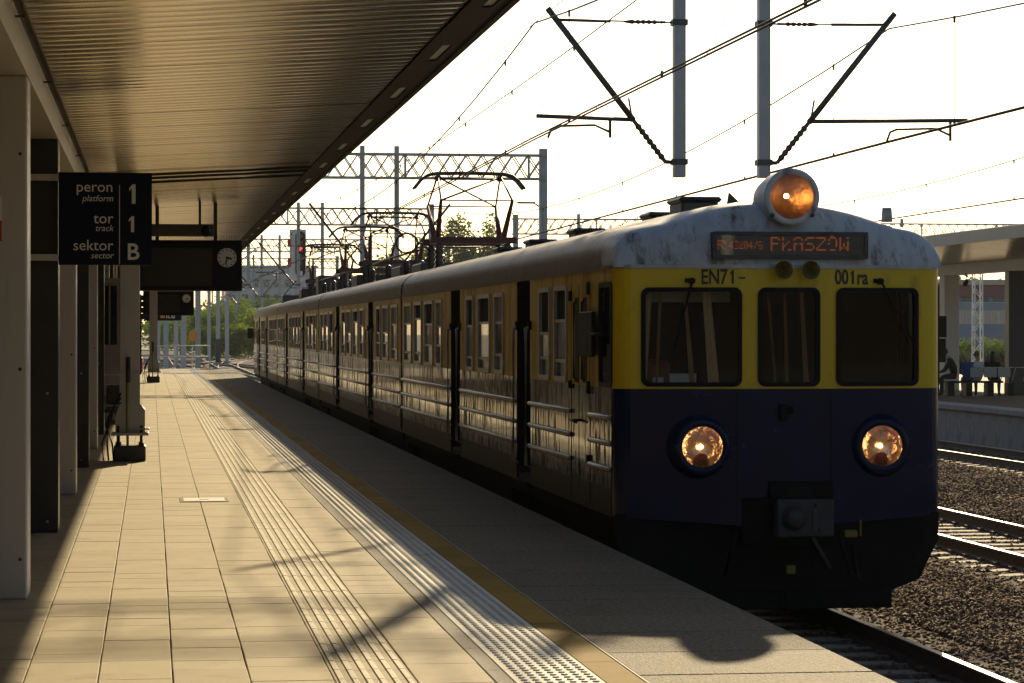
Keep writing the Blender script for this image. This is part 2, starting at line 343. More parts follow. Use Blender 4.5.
def track(xc, y0, y1, near=None):
    t = structure('railway_track', (xc, y0, BAL - .1))
    for s in (-.7535, .7535):
        mb = MB(); p = rail_profile(xc + s); mb.prism(p, y0, y1)
        for i, f in enumerate(mb.f):
            if f and i - 2 in (6, 7, 8): mb.m[i] = 1
        mb.build('rail', ['rail_rust', 'rail_head'], t)
    ys = np.arange(y0 + .3, y1, .6); rest = MB()
    for y in ys:
        if near and near[0] <= y <= near[1]: place('sleeper', SLP, t, (xc, y, RAIL - .165))
        elif y < 240: rest.box(xc - 1.3, xc + 1.3, y - .12, y + .12, RAIL - .33, RAIL - .165)
    if rest.v: q = rest.build('sleepers_beyond', 'sleeper', t); q['kind'] = 'stuff'
    return t
track(T1, -30, 400, (8, 40)); track(T2, -30, 400, (10, 60)); track(T3, -30, 400, (40, 90))
track(0.9, 141, 400); track(-4.6, 141, 400); track(26.5, 170, 400)
# turnouts: curved pairs of rails leading off the straight tracks
def curved_track(x0, y0, kx, n_=30, st=4.5):
    t = structure('railway_track', (x0, y0, BAL - .1))
    for s in (-.7535, .7535):
        mb = MB(); pts = [(x0 + kx * (k * st) ** 2 + s, y0 + k * st) for k in range(n_)]
        for k in range(n_ - 1):
            (xa, ya), (xb, yb) = pts[k], pts[k + 1]
            mb.add([(xa - .036, ya, RAIL - .16), (xa + .036, ya, RAIL - .16), (xa + .036, ya, RAIL + .003), (xa - .036, ya, RAIL + .003), (xb - .036, yb, RAIL - .16), (xb + .036, yb, RAIL - .16), (xb + .036, yb, RAIL + .003), (xb - .036, yb, RAIL + .003)],
                   [(0, 1, 5, 4), (1, 2, 6, 5), (3, 0, 4, 7)], 0)
            o_ = len(mb.v) - 8; mb.f.append((o_ + 2, o_ + 3, o_ + 7, o_ + 6)); mb.m.append(1); mb.sm.append(False)
        mb.build('rail', ['rail_rust', 'rail_head'], t, fixn=False)
    mb = MB()
    for k in range(int(n_ * st / .65)):
        u = k * .65; xx = x0 + kx * u * u; yy = y0 + u; mb.box(xx - 1.3, xx + 1.3, yy - .12, yy + .12, RAIL - .33, RAIL - .163)
    q = mb.build('sleepers', 'sleeper', t); q['kind'] = 'stuff'
curved_track(T1, 132, -.00055); curved_track(T2, 150, -.0009); curved_track(T1, 190, .0007, 22); curved_track(0.9, 150, .0006, 28); curved_track(T2, 200, .0012, 22)

# ---- loose ballast stones
def stones(name, x0, x1, y0, y1, dens, smin, smax):
    n = int((x1 - x0) * (y1 - y0) * dens)
    x = rng.uniform(x0, x1, n); y = rng.uniform(y0, y1, n)
    keep = np.ones(n, bool)
    for tc in (T1, T2, T3):
        ph = ((y + 30 - .3) / .6) % 1.0
        keep &= ~((abs(x - tc) < 1.28) & ((ph < .13) | (ph > .9)) )
        for s in (-.7535, .7535): keep &= ~(abs(x - tc - s) < .09)
    x, y = x[keep], y[keep]; n = len(x); s = rng.uniform(smin, smax, n)
    intrack = np.zeros(n)
    for tc in (T1, T2, T3): intrack += (abs(x - tc) < 1.6) * 1.0
    # shoulders fall a little between the tracks
    z = BAL - .015 + s * .3 + rng.uniform(0, .02, n) + .02 * np.sin(x * 2.1) * np.cos(y * 1.3) * (1 - intrack) - intrack * .02
    base = np.array([(1, 0, 0), (-1, 0, 0), (0, 1, 0), (0, -1, 0), (0, 0, 1), (0, 0, -1)], float)
    V = base[None] * s[:, None, None] * rng.uniform(.5, 1.1, (n, 6, 1)) + rng.uniform(-.25, .25, (n, 6, 3)) * s[:, None, None]
    a = rng.uniform(0, 6.28, n); tl = rng.uniform(-.7, .7, n); ca, sa, cb, sb = np.cos(a), np.sin(a), np.cos(tl), np.sin(tl)
    X = V[:, :, 0] * ca[:, None] - V[:, :, 1] * sa[:, None]; Y = V[:, :, 0] * sa[:, None] + V[:, :, 1] * ca[:, None]; Z = V[:, :, 2] * .8
    Y2 = Y * cb[:, None] - Z * sb[:, None]; Z2 = Y * sb[:, None] + Z * cb[:, None]
    V = np.stack([X + x[:, None], Y2 + y[:, None], Z2 + z[:, None]], -1).reshape(-1, 3)
    F = np.array([(0, 2, 4), (2, 1, 4), (1, 3, 4), (3, 0, 4), (2, 0, 5), (1, 2, 5), (3, 1, 5), (0, 3, 5)])
    F = (F[None] + 6 * np.arange(n)[:, None, None]).reshape(-1, 3)
    me = bpy.data.meshes.new(name); me.vertices.add(len(V)); me.vertices.foreach_set('co', V.ravel().astype(np.float32))
    me.loops.add(F.size); me.loops.foreach_set('vertex_index', F.ravel().astype(np.int32))
    me.polygons.add(len(F)); me.polygons.foreach_set('loop_start', np.arange(0, F.size, 3, dtype=np.int32)); me.polygons.foreach_set('loop_total', np.full(len(F), 3, np.int32))
    me.update(); me.validate(); me.materials.append(M['stone'])
    o = bpy.data.objects.new(name, me); COL.objects.link(o); return o
o = stones('ballast_stones', 4.0, 17.2, 11, 32, 520, .025, .05); tag(o, 'loose brown crushed stone ballast between the tracks', 'ballast', kind='stuff')
o = stones('ballast_stones', 6.5, 19.4, 32, 70, 170, .035, .06); tag(o, 'loose brown crushed stone ballast between the tracks', 'ballast', kind='stuff')

# ================================================================== PLATFORM ONE
PE, PY0, PY1 = 3.80, -30.0, 134.0
plat = structure('platform', (0, 13, -1.0))
mb = MB(); mb.box(-12, PE - .12, PY0, PY1, -1.2, -.05); mb.build('platform_core', 'joint_sand', plat)
mb = MB(); mb.box(PE - .118, PE - .05, PY0, PY1, -1.2, -.12); mb.build('platform_face', 'concrete', plat)
def bevel_tile(wx, wy, mt, name, th=.05, b=.004):
    mb = MB(); mb.bbox(-wx / 2, wx / 2, -wy / 2, wy / 2, -th, 0, b); return mb.mesh(name, mt)
cols = [(-1.053, -.658), (-.658, -.278), (-.278, .107), (.107, .505), (.505, .937)]
allcols = [(cols[0][0] - .39 * (k + 1), cols[0][0] - .39 * k) for k in range(27)][::-1]
PM = {}
rest = MB(); npav = 0
def paver_run(x0, x1, near):
    global npav
    y = PY0 + random.random() * .4
    while y < PY1 - .3:
        ln = random.choice((.4, .4, .8, .8, .4, .6)); ln = min(ln, PY1 - y)
        dz = random.uniform(-.0012, .0012); gx = .006; gy = random.choice((.002, .003, .003, .006))
        if near and 12.5 < y < 31.5 and npav < 296:
            key = (round(x1 - x0, 3), ln, gy)
            if key not in PM: PM[key] = bevel_tile(x1 - x0 - gx, ln - gy, 'paver', 'paver')
            q = place('paver', PM[key], plat, ((x0 + x1) / 2 + random.uniform(-.0015, .0015), y + ln / 2, dz)); npav += 1
            q.rotation_euler = (random.uniform(-.002, .002), random.uniform(-.002, .002), random.uniform(-.002, .002))
        elif y > 8 or x0 > -1.2:
            rest.box(x0 + gx / 2, x1 - gx / 2, y + gy / 2, y + ln - gy / 2, -.05, dz)
        y += ln
for c_ in cols: paver_run(*c_, True)
paver_run(1.357, 1.755, True)
for c_ in allcols: paver_run(*c_, False)
q = rest.build('pavers_beyond', 'paver', plat, fixn=False); q['kind'] = 'stuff'
# guiding strip with ribs
mb = MB(); mb.bbox(-.209, .209, -.1985, .1985, -.05, 0, .004)
for k in range(6):
    x = -.175 + k * .07; mb.prism([(x - .02, -.001), (x + .02, -.001), (x + .013, .007), (x - .013, .007)], -.19, .19, 1)
GT = mb.mesh('guide_tile', ['guide_tile', 'guide_rib'], fixn=True)
y = PY0 + .2; far_g = MB()
while y < PY1 - .2:
    if 12 < y < 130: place('guide_tile', GT, plat, (1.146, y, random.uniform(-.001, .001)))
    else: far_g.box(1.146 - .209, 1.146 + .209, y - .1985, y + .1985, -.05, 0)
    y += .4
q = far_g.build('guide_tiles_beyond', 'guide_tile', plat, fixn=False); q['kind'] = 'stuff'
# white warning strip with studs, grey band, yellow strip, edge slabs
mb = MB(); mb.bbox(-.229, .229, -.498, .498, -.05, 0, .004)
for i in range(7):
    for j in range(10):
        cx, cy = -.175 + i * .06, -.45 + j * .1
        mb.lathe((cx, cy, -.001), (0, 0, 1), [(0, .022), (.008, .015), (.0082, .0)], 8, smooth=False)
WT = mb.mesh('warning_tile', 'white_tile', fixn=True)
GB = bevel_tile(.093, .996, 'grey_band', 'band_tile'); YT = bevel_tile(.204, .996, 'yellow_tile', 'yellow_tile'); ES = bevel_tile(1.27, .992, 'edge_slab', 'edge_slab', .12, .006)
y = PY0 + .5
while y < PY1:
    if y > 5:
        place('warning_tile', WT, plat, (2.082, y + .32, 0)); place('band_tile', GB, plat, (1.803, y + .32, 0))
        q = place('yellow_tile', YT, plat, (2.415, y + .6, random.uniform(-.001, .001)))
    place('edge_slab', ES, plat, (2.53 + .635, y, random.uniform(-.002, .001)))
    y += 1.0
mb = MB(); mb.box(2.518, 2.529, PY0, PY1, -.03, .0025); mb.build('white_line', 'chalk_line', plat)
mb = MB()   # platform end face and kerb
mb.box(-12, PE, PY1 + .003, PY1 + .2, -1.2, .01); mb.build('end_kerb', 'concrete', plat)
# manhole cover set in the paving
pc = at(204, 500, 29.0); mh = thing('access_cover', 'pale rectangular access cover set flush in the paving', 'manhole cover', (pc.x, pc.y, 0))
mb = MB(); mb.bbox(pc.x - .26, pc.x + .26, pc.y - .35, pc.y + .35, .0, .006, .003); mb.build('frame', 'grey_band', mh)
mb = MB(); mb.bbox(pc.x - .22, pc.x + .22, pc.y - .31, pc.y + .31, .004, .010, .003); mb.build('lid', 'white_tile', mh)
mb = MB(); mb.box(pc.x - .05, pc.x + .05, pc.y - .04, pc.y + .0, .009, .0125); mb.build('handle', 'dark_steel', mh)

# ================================================================== CANOPY ONE
CX, CZI = -.83, 3.82; EX, EZ = 2.34, 4.0; CY0, CY1 = -30.0, 113.0
can = thing('platform_canopy', 'long platform roof with ribbed metal underside over the paved platform', 'canopy', (CX, 20, 0))
def zc(x): return CZI + (EZ - CZI) * (x - CX) / (EX - CX) if x > CX else CZI
def ceiling(parent, x0, x1, zf, y0, y1, sgn=1):
    # each transverse lining panel is a shallow trapezoidal tray with three ribs
    pw = 0.9; n = int((y1 - y0) / pw); prof = []
    for k in range(3):
        a = k * .3; prof += [(a + .002, .0), (a + .10, -.003), (a + .20, .0), (a + .225, .006), (a + .275, .006), (a + .298, .001)]
    prof = prof[:]
    vs = []; 
    for (yy, dz) in prof: vs += [(0, yy, dz), (1, yy, dz)]
    fs = [(2 * i, 2 * i + 1, 2 * i + 3, 2 * i + 2) for i in range(len(prof) - 1)]
    me_v = [(x0 + (x1 - x0) * a, yy, zf(x0 + (x1 - x0) * a) + dz) for a, yy, dz in vs]
    mb = MB(); mb.add([(v[0], v[1], v[2]) for v in me_v], fs); me = mb.mesh('ceiling_panel', 'ceiling_panel')
    for k in range(n):
        q = place('ceiling_panel', me, parent, (0, y0 + k * pw, random.uniform(-.001, .001)))
        q.rotation_euler = (random.uniform(-.0012, .0012), 0, 0)
ceiling(can, CX + .05, EX - .27, zc, CY0, CY1)
ceiling(can, -8.0, CX - .55, lambda x: CZI + .02, CY0, CY1)
mb = MB()   # roof body above the lining
mb.prism([(-8, CZI + .1), (CX, CZI + .1), (EX - .02, EZ + .07), (EX - .02, EZ + .22), (CX, CZI + .45), (-8, CZI + .45)], CY0, CY1 + .3); mb.build('roof_deck', 'roof_sheet', can)
# edge: dark soffit strip with slots
sy = 3.62; y = CY0 + .4
mb = MB(); zi = zc(EX - .27)
yslots = []
y = 17.45 - sy * 13
while y < CY1 - 1: yslots.append(y); y += sy
xi0, xi1, xm0, xm1 = EX - .268, EX, EX - .150, EX - .075
def zq(x): return zc(x) - .015
def strip(xa, xb, ya, yb):
    mb.add([(xa, ya, zq(xa)), (xb, ya, zq(xb)), (xb, yb, zq(xb)), (xa, yb, zq(xa))], [(0, 1, 2, 3)])
    mb.add([(xa, ya, zq(xa) + .05), (xb, ya, zq(xb) + .05), (xb, yb, zq(xb) + .05), (xa, yb, zq(xa) + .05)], [(0, 3, 2, 1)])
strip(xi0, xm0, CY0, CY1); strip(xm1, xi1, CY0, CY1)
prev = CY0
for ys in yslots + [CY1 + .6]:
    if ys - .6 > prev: strip(xm0, xm1, prev, ys - .6)
    prev = ys + .6
mb.build('edge_soffit', 'fascia', can)
mb = MB(); mb.box(EX, EX + .05, CY0, CY1, zc(EX) - .03, zc(EX) + .24); mb.build('edge_fascia', 'fascia', can)
for ys in yslots:
    if 8 < ys: 
        mb = MB(); mb.add([(xm0 + .004, ys - .59, zq(xm0) + .012), (xm1 - .004, ys - .59, zq(xm1) + .012), (xm1 - .004, ys + .59, zq(xm1) + .012), (xm0 + .004, ys + .59, zq(xm0) + .012)], [(0, 1, 2, 3)])
        mb.build('edge_white_panel', 'white_paint', can)  # plain white panel closing the slot
# longitudinal beam over the columns
mb = MB(); mb.box(CX - .5, CX, CY0, CY1, 3.53, CZI + .08); mb.build('main_beam', 'column_white', can)
mb = MB(); mb.tube([(CX + .03, CY0, 3.74), (CX + .03, CY1, 3.74)], .007, 6); mb.build('conduit', 'dark_steel', can)
for k in range(24):
    yy = 8 + k * 4.4
    mb = MB(); mb.box(CX + .001, CX + .06, yy, yy + .02, 3.722, 3.735); mb.build('conduit_bracket', 'dark_steel', can)
mb = MB()
for k, y in enumerate((35.2, 36.0, 37.0)):
    mb = MB(); mb.tube([(CX, y, zc(CX) - .04), (EX - .3, y, zc(EX - .3) - .04)], .018, 6); mb.build('cross_pipe', 'dark_steel', can)
# columns
def dY(d, x): return (d - x * ST) / CT
wdep = [6.6, 18.25, 29.95, 41.7, 53.4, 65.1, 76.8, 88.5, 100.2]; wdep = [-28.5, -16.8, -5.1] + wdep
for i, d in enumerate(wdep):
    y = dY(d, CX)
    mb = MB(); mb.bbox(CX - .46, CX - .003, y, y + .5, 0.0, 3.53, .012); c_ = mb.build('column', 'column_white', can)
    mb = MB()
    for zz in (.27, 1.55, 3.0):
        for xx in (CX - .41, CX - .05): mb.lathe((xx, y, zz), (0, -1, 0), [(0, .012), (.006, .010), (.007, 0)], 8)
    mb.build('bolt', 'dark_steel', c_)
for i, d in enumerate([12.4, 24.3, 36.0, 47.6, 59.3, 71]):
    y = dY(d, CX)
    mb = MB(); mb.bbox(CX - .46, CX - .003, y, y + .4, 0.0, 3.53, .01); c_ = mb.build('dark_column', 'column_dark', can); c_['label'] = 'dark clad column'
    mb = MB()
    for zz in (.1, 1.25): mb.lathe((CX - .1, y, zz), (0, -1, 0), [(0, .012), (.006, .010), (.007, 0)], 8)
    mb.build('bolt', 'steel', c_)
# added unseen dark building behind the columns, blocks sky from the train reflections
sb = thing('added_dark_building', 'unseen dark building added along the platform to darken the train reflections', 'building', (-9, 40, 0))
mb = MB(); mb.box(-12, -8.2, CY0, 120, 0, 4.6); mb.build('wall', 'column_dark', sb)
for k in range(36):
    y_ = CY0 + 1 + k * 4.0; mb = MB(); mb.box(-8.2, -8.15, y_, y_ + 3.4, .4, 3.3); mb.build('window', 'build_win', sb)
# small poster on the first white column
p = X_at(0, 17.9)
po = thing('notice_plate', 'small white and red notice fixed to the white column', 'notice', (CX - .2, dY(18.25, CX) - .004, 2.41))
ycol = dY(18.25, CX)
mb = MB(); mb.box(CX - .35, X_at(1.8, ycol), ycol - .006, ycol - .001, 2.55, 2.71); mb.build('upper_half', 'sign_white', po)
mb = MB(); mb.box(CX - .35, X_at(1.8, ycol), ycol - .006, ycol - .001, 2.41, 2.548); mb.build('lower_half', 'sign_red', po)

# ================================================================== PERON SIGN
sd_ = 24.2; sy_ = dY(24.1, CX) - .03; sc_ = S_at(-.4, sy_)
def SX(px): return X_at(px, sy_)
def SZ(py): return H + (HOR - py) / sc_
sg = thing('platform_sign', 'dark blue square sign reading peron 1 tor 1 sektor B', 'sign', (SX(105), sy_, SZ(265)))
mb = MB(); mb.bbox(SX(58.5), SX(152), sy_, sy_ + .04, SZ(265), SZ(172.5), .004); bd = mb.build('board', 'sign_blue', sg)
mb = MB(); mb.box(SX(119.2), SX(119.9), sy_ - .003, sy_ + .001, SZ(264), SZ(185)); mb.build('divider_line', 'sign_white', sg)
for py in (177.5, 257.5):
    mb = MB(); mb.bbox(SX(30), SX(58.5), sy_ + .006, sy_ + .07, SZ(py + 3.2), SZ(py - 3.2), .003); mb.build('bracket', 'column_white', sg)
def stext(s, px, py, hpx, align, shear=0, offs=0.0): return text('lettering', s, (SX(px), sy_ - .003, SZ(py)), hpx / sc_ / .69, 'sign_white', sg, align, shear, offs=offs)
stext('peron', 113.3, 191.8, 10.5, 'RIGHT', 0, .0); stext('platform', 113.3, 201.3, 6.2, 'RIGHT', .2)
stext('tor', 113.3, 223.3, 10.5, 'RIGHT', 0, .0); stext('track', 113.3, 231.0, 6.0, 'RIGHT', .2)
stext('sektor', 113.3, 250.3, 10.5, 'RIGHT', 0, .0); stext('sector', 113.3, 258.3, 6.0, 'RIGHT', .2)
digit_one('lettering', (SX(127.3), sy_ - .003, SZ(203.6)), 19.5 / sc_, 'sign_white', sg, w_=.19); digit_one('lettering', (SX(127.3), sy_ - .003, SZ(232)), 16 / sc_, 'sign_white', sg, w_=.19); stext('B', 133, 259.4, 16.0, 'CENTER', 0, .003)

# ================================================================== DISPLAY BOARDS
def flat_bar(mb, p, q, w_, y):
    u = (q - p).normalized(); v = Vector((u.z, 0, -u.x)) * w_ / 2
    pts = [p - v, p + v, q + v, q - v]; mb.add([(a.x, y, a.z) for a in pts] + [(a.x, y + .003, a.z) for a in pts], [(0, 1, 2, 3), (7, 6, 5, 4), (0, 4, 5, 1), (1, 5, 6, 2), (2, 6, 7, 3), (3, 7, 4, 0)])
def display(d, x0, x1, y0, y1, cpx, cpy, cr, label, hour, minute, spikes):
    Y = d; s = S_at(.5, Y)
    fx = lambda p: X_at(p, Y); fz = lambda p: H + (HOR - p) / s
    b = thing('departure_display', label, 'display', (fx((x0 + x1) / 2), Y, fz(y1)))
    mb = MB(); mb.bbox(fx(x0), fx(x1), Y, Y + .22, fz(y1), fz(y0), .015); mb.build('housing', 'display_black', b)
    mb = MB(); mb.box(fx(x0 + (x1 - x0) * .06), fx(x0 + (x1 - x0) * .72), Y - .004, Y + .002, fz(y1 - (y1 - y0) * .1), fz(y0 + (y1 - y0) * .16)); mb.build('screen', 'screen', b)
    cx, cz, r = fx(cpx), fz(cpy), cr / s
    mb = MB(); mb.lathe((cx, Y, cz), (0, -1, 0), [(-.005, r), (.006, r), (.006, 0)], 28, smooth=False); c_ = mb.build('clock', 'clock_face', b)
    mb = MB()
    for k in range(12):
        a = R(30 * k); u = Vector((math.sin(a), 0, math.cos(a))); ce = Vector((cx, Y - .008, cz))
        flat_bar(mb, ce + u * r * .74, ce + u * r * .92, .018, Y - .010)
    mb.build('hour_marks', 'letter_black', c_)
    for (ang, ln, wd) in ((30 * hour + minute * .5, .5, .022), (minute * 6, .78, .016)):
        a = R(ang); u = Vector((math.sin(a), 0, math.cos(a))); ce = Vector((cx, Y - .011, cz)); mb = MB(); flat_bar(mb, ce - u * r * .12, ce + u * r * ln, wd * 1.5, Y - .014); mb.build('hand', 'letter_black', c_)
    for xx in (fx(x0 + (x1 - x0) * .2), fx(x0 + (x1 - x0) * .75)):
        mb = MB(); mb.box(xx - .03, xx + .03, Y + .08, Y + .14, fz(y0) - .01, zc(xx) + .05); mb.build('hanger', 'dark_steel', b)
    if spikes:
        mb = MB(); n = 42; xa, xb = fx(x0 + 3), fx(x1 - 3)
        for k in range(n):
            xx = xa + (xb - xa) * k / (n - 1); mb.tube([(xx, Y + .1, fz(y0) - .004), (xx + random.uniform(-.02, .02), Y + .1 + random.uniform(-.05, .05), fz(y0) + .085)], .003, 4)
        mb.build('bird_spikes', 'dark_steel', b)
    return b
display(45.0, 136, 242, 240, 291, 227, 257.5, 9.6, 'large black departure display with clock and bird spikes under the canopy', 3, 32, True)
display(105.5, 143, 194, 291, 315.5, 186.5, 298.5, 4.2, 'small black clock display hanging farther along under the canopy', 3, 32, False)
Y = 44.2; s = S_at(.3, Y)
lf = thing('light_bar', 'dark greenish light bar hung under the canopy above the display', 'lamp', (X_at(180, Y), Y, H + (HOR - 236) / s))
mb = MB(); mb.bbox(X_at(120, Y), X_at(214, Y), Y, Y + .25, H + (HOR - 236) / s, H + (HOR - 224) / s, .01); mb.build('housing', 'cantilever_steel', lf)
for px in (140, 200):
    mb = MB(); mb.box(X_at(px, Y) - .02, X_at(px, Y) + .02, Y + .1, Y + .14, H + (HOR - 224) / s - .01, 4.0); mb.build('hanger', 'dark_steel', lf)
cm = thing('security_camera', 'small black dome camera under the light bar above the display', 'camera', (X_at(206, Y), Y, H + (HOR - 237) / s))
mb = MB(); mb.lathe((X_at(206, Y), Y - .05, H + (HOR - 230) / s), (0, 0, -1), [(-.06, .05), (0, .075), (.06, .07), (.10, .04), (.115, 0)], 14); mb.build('dome', 'display_black', cm)
mb = MB(); mb.box(X_at(206, Y) - .03, X_at(206, Y) + .03, Y - .05, Y + .02, H + (HOR - 227.5) / s, H + (HOR - 224.5) / s); mb.build('mount', 'dark_steel', cm)

# ================================================================== TRAIN
XL, XW = 4.06, 2.99; XR = XL + XW; XC = (XL + XR) / 2
ZB, ZM, ZE = .15, 1.297, 2.375                     # body bottom, colour line, eave
YF = 23.67                                          # front corner line
G1 = Y_side(401.6, XL); G2 = Y_side(318.8, XL); MID = G2; G3 = 2 * MID - G1; YE = 2 * MID - YF
tr = thing('train', 'old yellow and dark blue electric train with lit headlights standing beside the platform', 'train', (XC, YF, RAIL))
ends = [(YF, G1 - .12), (G1 + .12, G2 - .12), (G2 + .12, G3 - .12), (G3 + .12, YE)]
def ysl(lst): return [tuple(sorted((Y_side(a, XL), Y_side(b, XL)))) for a, b in lst]
win1 = ysl([(540, 550), (555, 567), (495, 503.6), (478.6, 490), (466.7, 473.4), (436.5, 442), (425, 433), (414.8, 421.7), (404.7, 411.7)])
dr1 = ysl([(517, 530), (451, 460)])
cabw1 = ysl([(599.5, 612)])
win2 = ysl([(391.7, 397.7), (383, 388.5), (376.6, 380.5), (360, 364), (353.4, 358), (347, 351.3), (342, 345.5), (329.7, 333), (324.7, 328.4), (321, 324)])
dr2 = ysl([(368.3, 373), (336, 339.3)])
mir = lambda L: [tuple(sorted((2 * MID - a, 2 * MID - b))) for a, b in L]
cars = [(win1, dr1, cabw1), (win2, dr2, []), (mir(win2), mir(dr2), []), (mir(win1), mir(dr1), mir(cabw1))]
WZ0, WZ1 = 1.33, 2.24; DZ0, DZ1 = ZB + .02, 2.36
def wall_grid(mb, x, y0, y1, zr, holes, flip=False, dy0=0, dy1=0):
    ys = sorted(set([y0, y1] + [h[0] for h in holes] + [h[1] for h in holes])); zs = sorted(set(list(zr) + [h[2] for h in holes] + [h[3] for h in holes]))
    zs = [z for z in zs if zr[0] <= z <= zr[-1]]
    for i in range(len(ys) - 1):
        for j in range(len(zs) - 1):
            cy, cz = (ys[i] + ys[i + 1]) / 2, (zs[j] + zs[j + 1]) / 2
            if any(h[0] < cy < h[1] and h[2] < cz < h[3] for h in holes): continue
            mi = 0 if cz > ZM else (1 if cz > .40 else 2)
            mb.add([(x, ys[i], zs[j]), (x, ys[i + 1], zs[j]), (x, ys[i + 1], zs[j + 1]), (x, ys[i], zs[j + 1])], [(0, 1, 2, 3)], mi)
# roof cross section, left eave to right eave
def roof_sec():
    pts = [(-XW / 2, ZE), (-XW / 2, 2.50)]
    for k in range(1, 7):
        a = R(90 * k / 7); pts.append((-XW / 2 + .30 * (1 - math.cos(a)) * 1.15, 2.50 + .27 * math.sin(a)))
    x0, z0 = pts[-1]
    x0, z0 = -1.04, 2.795
    for k in range(0, 8):
        x = x0 * (1 - k / 8.0); pts.append((x, z0 + (3.0 - z0) * (1 - (x / x0) ** 2) ** 1.0 if k else z0))
    pts.append((0, 3.0))
    return pts + [(-x, z) for x, z in pts[-2::-1]]
RS = roof_sec()
def facet(x): return max(0.0, (abs(x) - .42) / (XW / 2 - .42)) * .17
def roof_loft(rows):
    mb = MB(); n = len(RS); vs = []
    for (y, sc, fk, sx) in rows:
        for (x, z) in RS: vs.append((XC + x * sx, y + facet(x) * fk, ZE + (z - ZE) * sc))
    fs = [(i * n + k, i * n + k + 1, (i + 1) * n + k + 1, (i + 1) * n + k) for i in range(len(rows) - 1) for k in range(n - 1)]
    mb.add(vs, fs, 0, True); return mb
YN = YF - .17                                        # the nose's centre panel
for ci, (ya, yb) in enumerate(ends):
    wins, doors, cabs = cars[ci]
    lab = None
    holes = [(a, b, WZ0, WZ1) for a, b in wins] + [(a, b, DZ0, DZ1) for a, b in doors] + [(a, b, 1.31, 2.24) for a, b in cabs]
    front, rear = ci == 0, ci == 3
    y0 = ya + (.16 if front else 0); y1 = yb - (.16 if rear else 0)
    mb = MB(); wall_grid(mb, XL, y0, y1, [ZB, .40, ZM, ZE], holes)
    wall_grid(mb, XR, y0, y1, [ZB, .40, ZM, ZE], [(a, b + .5, 1.31, 2.24) if front else (a, b, 1.31, 2.24) for a, b in cabs])
    # inner lining, floor, end walls
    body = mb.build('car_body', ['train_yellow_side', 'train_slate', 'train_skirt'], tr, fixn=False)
    mb = MB(); mb.box(XL + .02, XR - .02, y0, y1, ZB, ZB + .08)
    cabin = ya + 1.45 if front else (yb - 1.45 if rear else None)
    for yy in ([ya + .03] if not front else []) + ([yb - .03] if not rear else []) + ([cabin] if cabin else []):
        mb.box(XL + .02, XR - .02, yy - .015, yy + .015, ZB + .08, ZE)
    mb.box(XC - .02, XC + .02, (cabin + .1) if front else ya + .1, (cabin - .1) if rear else yb - .1, ZB + .08, ZE)
    mb.build('interior_partition', 'interior', body)
    rows = []
    if front: rows = [(YN - .0, 0.0, 1, 1), (YN + .012, .25, 1, 1), (YN + .05, .55, 1, .998), (YN + .12, .80, .95, .995), (YN + .24, .915, .9, .99), (YN + .45, .97, .6, .995), (YN + .85, 1, 0, 1)]
    else: rows = [(ya, 1, 0, 1)]
    y = rows[-1][0]
    endy = yb - (.6 if rear else 0)
    nseg = 12
    for k in range(1, nseg + 1): rows.append((y + (endy - y) * k / nseg, 1, 0, 1))
    if rear: rows += [(yb - .3, .97, 0, .995), (yb - .1, .85, 0, .99), (yb, .0, 0, .99)]
    if front:
        hood = roof_loft(rows[:7]).build('roof_hood', 'train_hood', tr, fixn=False)
        roof_loft(rows[6:]).build('car_roof', 'train_roof', tr, fixn=False)
    else: roof_loft(rows).build('car_roof', 'train_roof', tr, fixn=False)
    # roof seams
    yy = ya + (1.6 if front else .9)
    sec = [(XC + x * 1.004, z + .010) for x, z in RS]
    while yy < yb - .5:
        mb = MB(); vs = []
        for (x, z) in sec: vs += [(x, yy - .02, z), (x, yy + .02, z)]
        mb.add(vs, [(2 * i, 2 * i + 1, 2 * i + 3, 2 * i + 2) for i in range(len(sec) - 1)]); mb.build('roof_seam', 'train_roof', tr, fixn=False); yy += 1.85
    # drip moulding along the eave
    for xx in (XL, XR):
        mb = MB(); e = -1 if xx == XL else 1
        mb.box(min(xx, xx + e * .018), max(xx, xx + e * .018), y0, y1, ZE - .012, ZE + .014); mb.build('drip_rail', 'train_roof', tr)
    # windows
    for (a, b) in wins:
        wv = thing if False else None
        mb = MB(); ym, hw = (a + b) / 2, (b - a) / 2 + .03; zm, hh = (WZ0 + WZ1) / 2, (WZ1 - WZ0) / 2 + .025
        ring(mb, rrect(ym, zm, hw, hh, .08), rrect(ym, zm, hw - .055, hh - .05, .05), lambda p, q: (XL - .016, p, q), lambda p, q: (XL + .03, p, q))
        wf = mb.build('window', 'train_trim', tr)
        split = WZ0 + (WZ1 - WZ0) * random.choice((.60, .64, .66, .50, .74)); top = random.random() < .75
        low = WZ0 + (WZ1 - WZ0) * random.choice((.16, .20, .22, .30))
        mb = MB(); mb.box(XL + .02, XL + .032, a + .02, b - .02, split, WZ1 - .02); mb.build('vent_panel', 'door_dark' if top else 'curtain_and_reflection', wf)  # solid panel, mostly black to paint the unlit interior of an open vent
        mb = MB(); mb.box(XL + .008, XL + .014, a + .02, b - .02, low, split); mb.build('pane', 'window_glass', wf)
        mb = MB(); mb.box(XL + .022, XL + .028, a + .02, b - .02, low, split); mb.build('blind', 'curtain_and_reflection', wf)
        mb = MB(); mb.box(XL + .02, XL + .03, a + .02, b - .02, WZ0 + .02, low); mb.build('lower_pane', 'screen', wf)
        for zz in (split, low):
            mb = MB(); mb.box(XL - .004, XL + .034, a + .02, b - .02, zz - .016, zz + .016); mb.build('sash_bar', 'train_trim', wf)
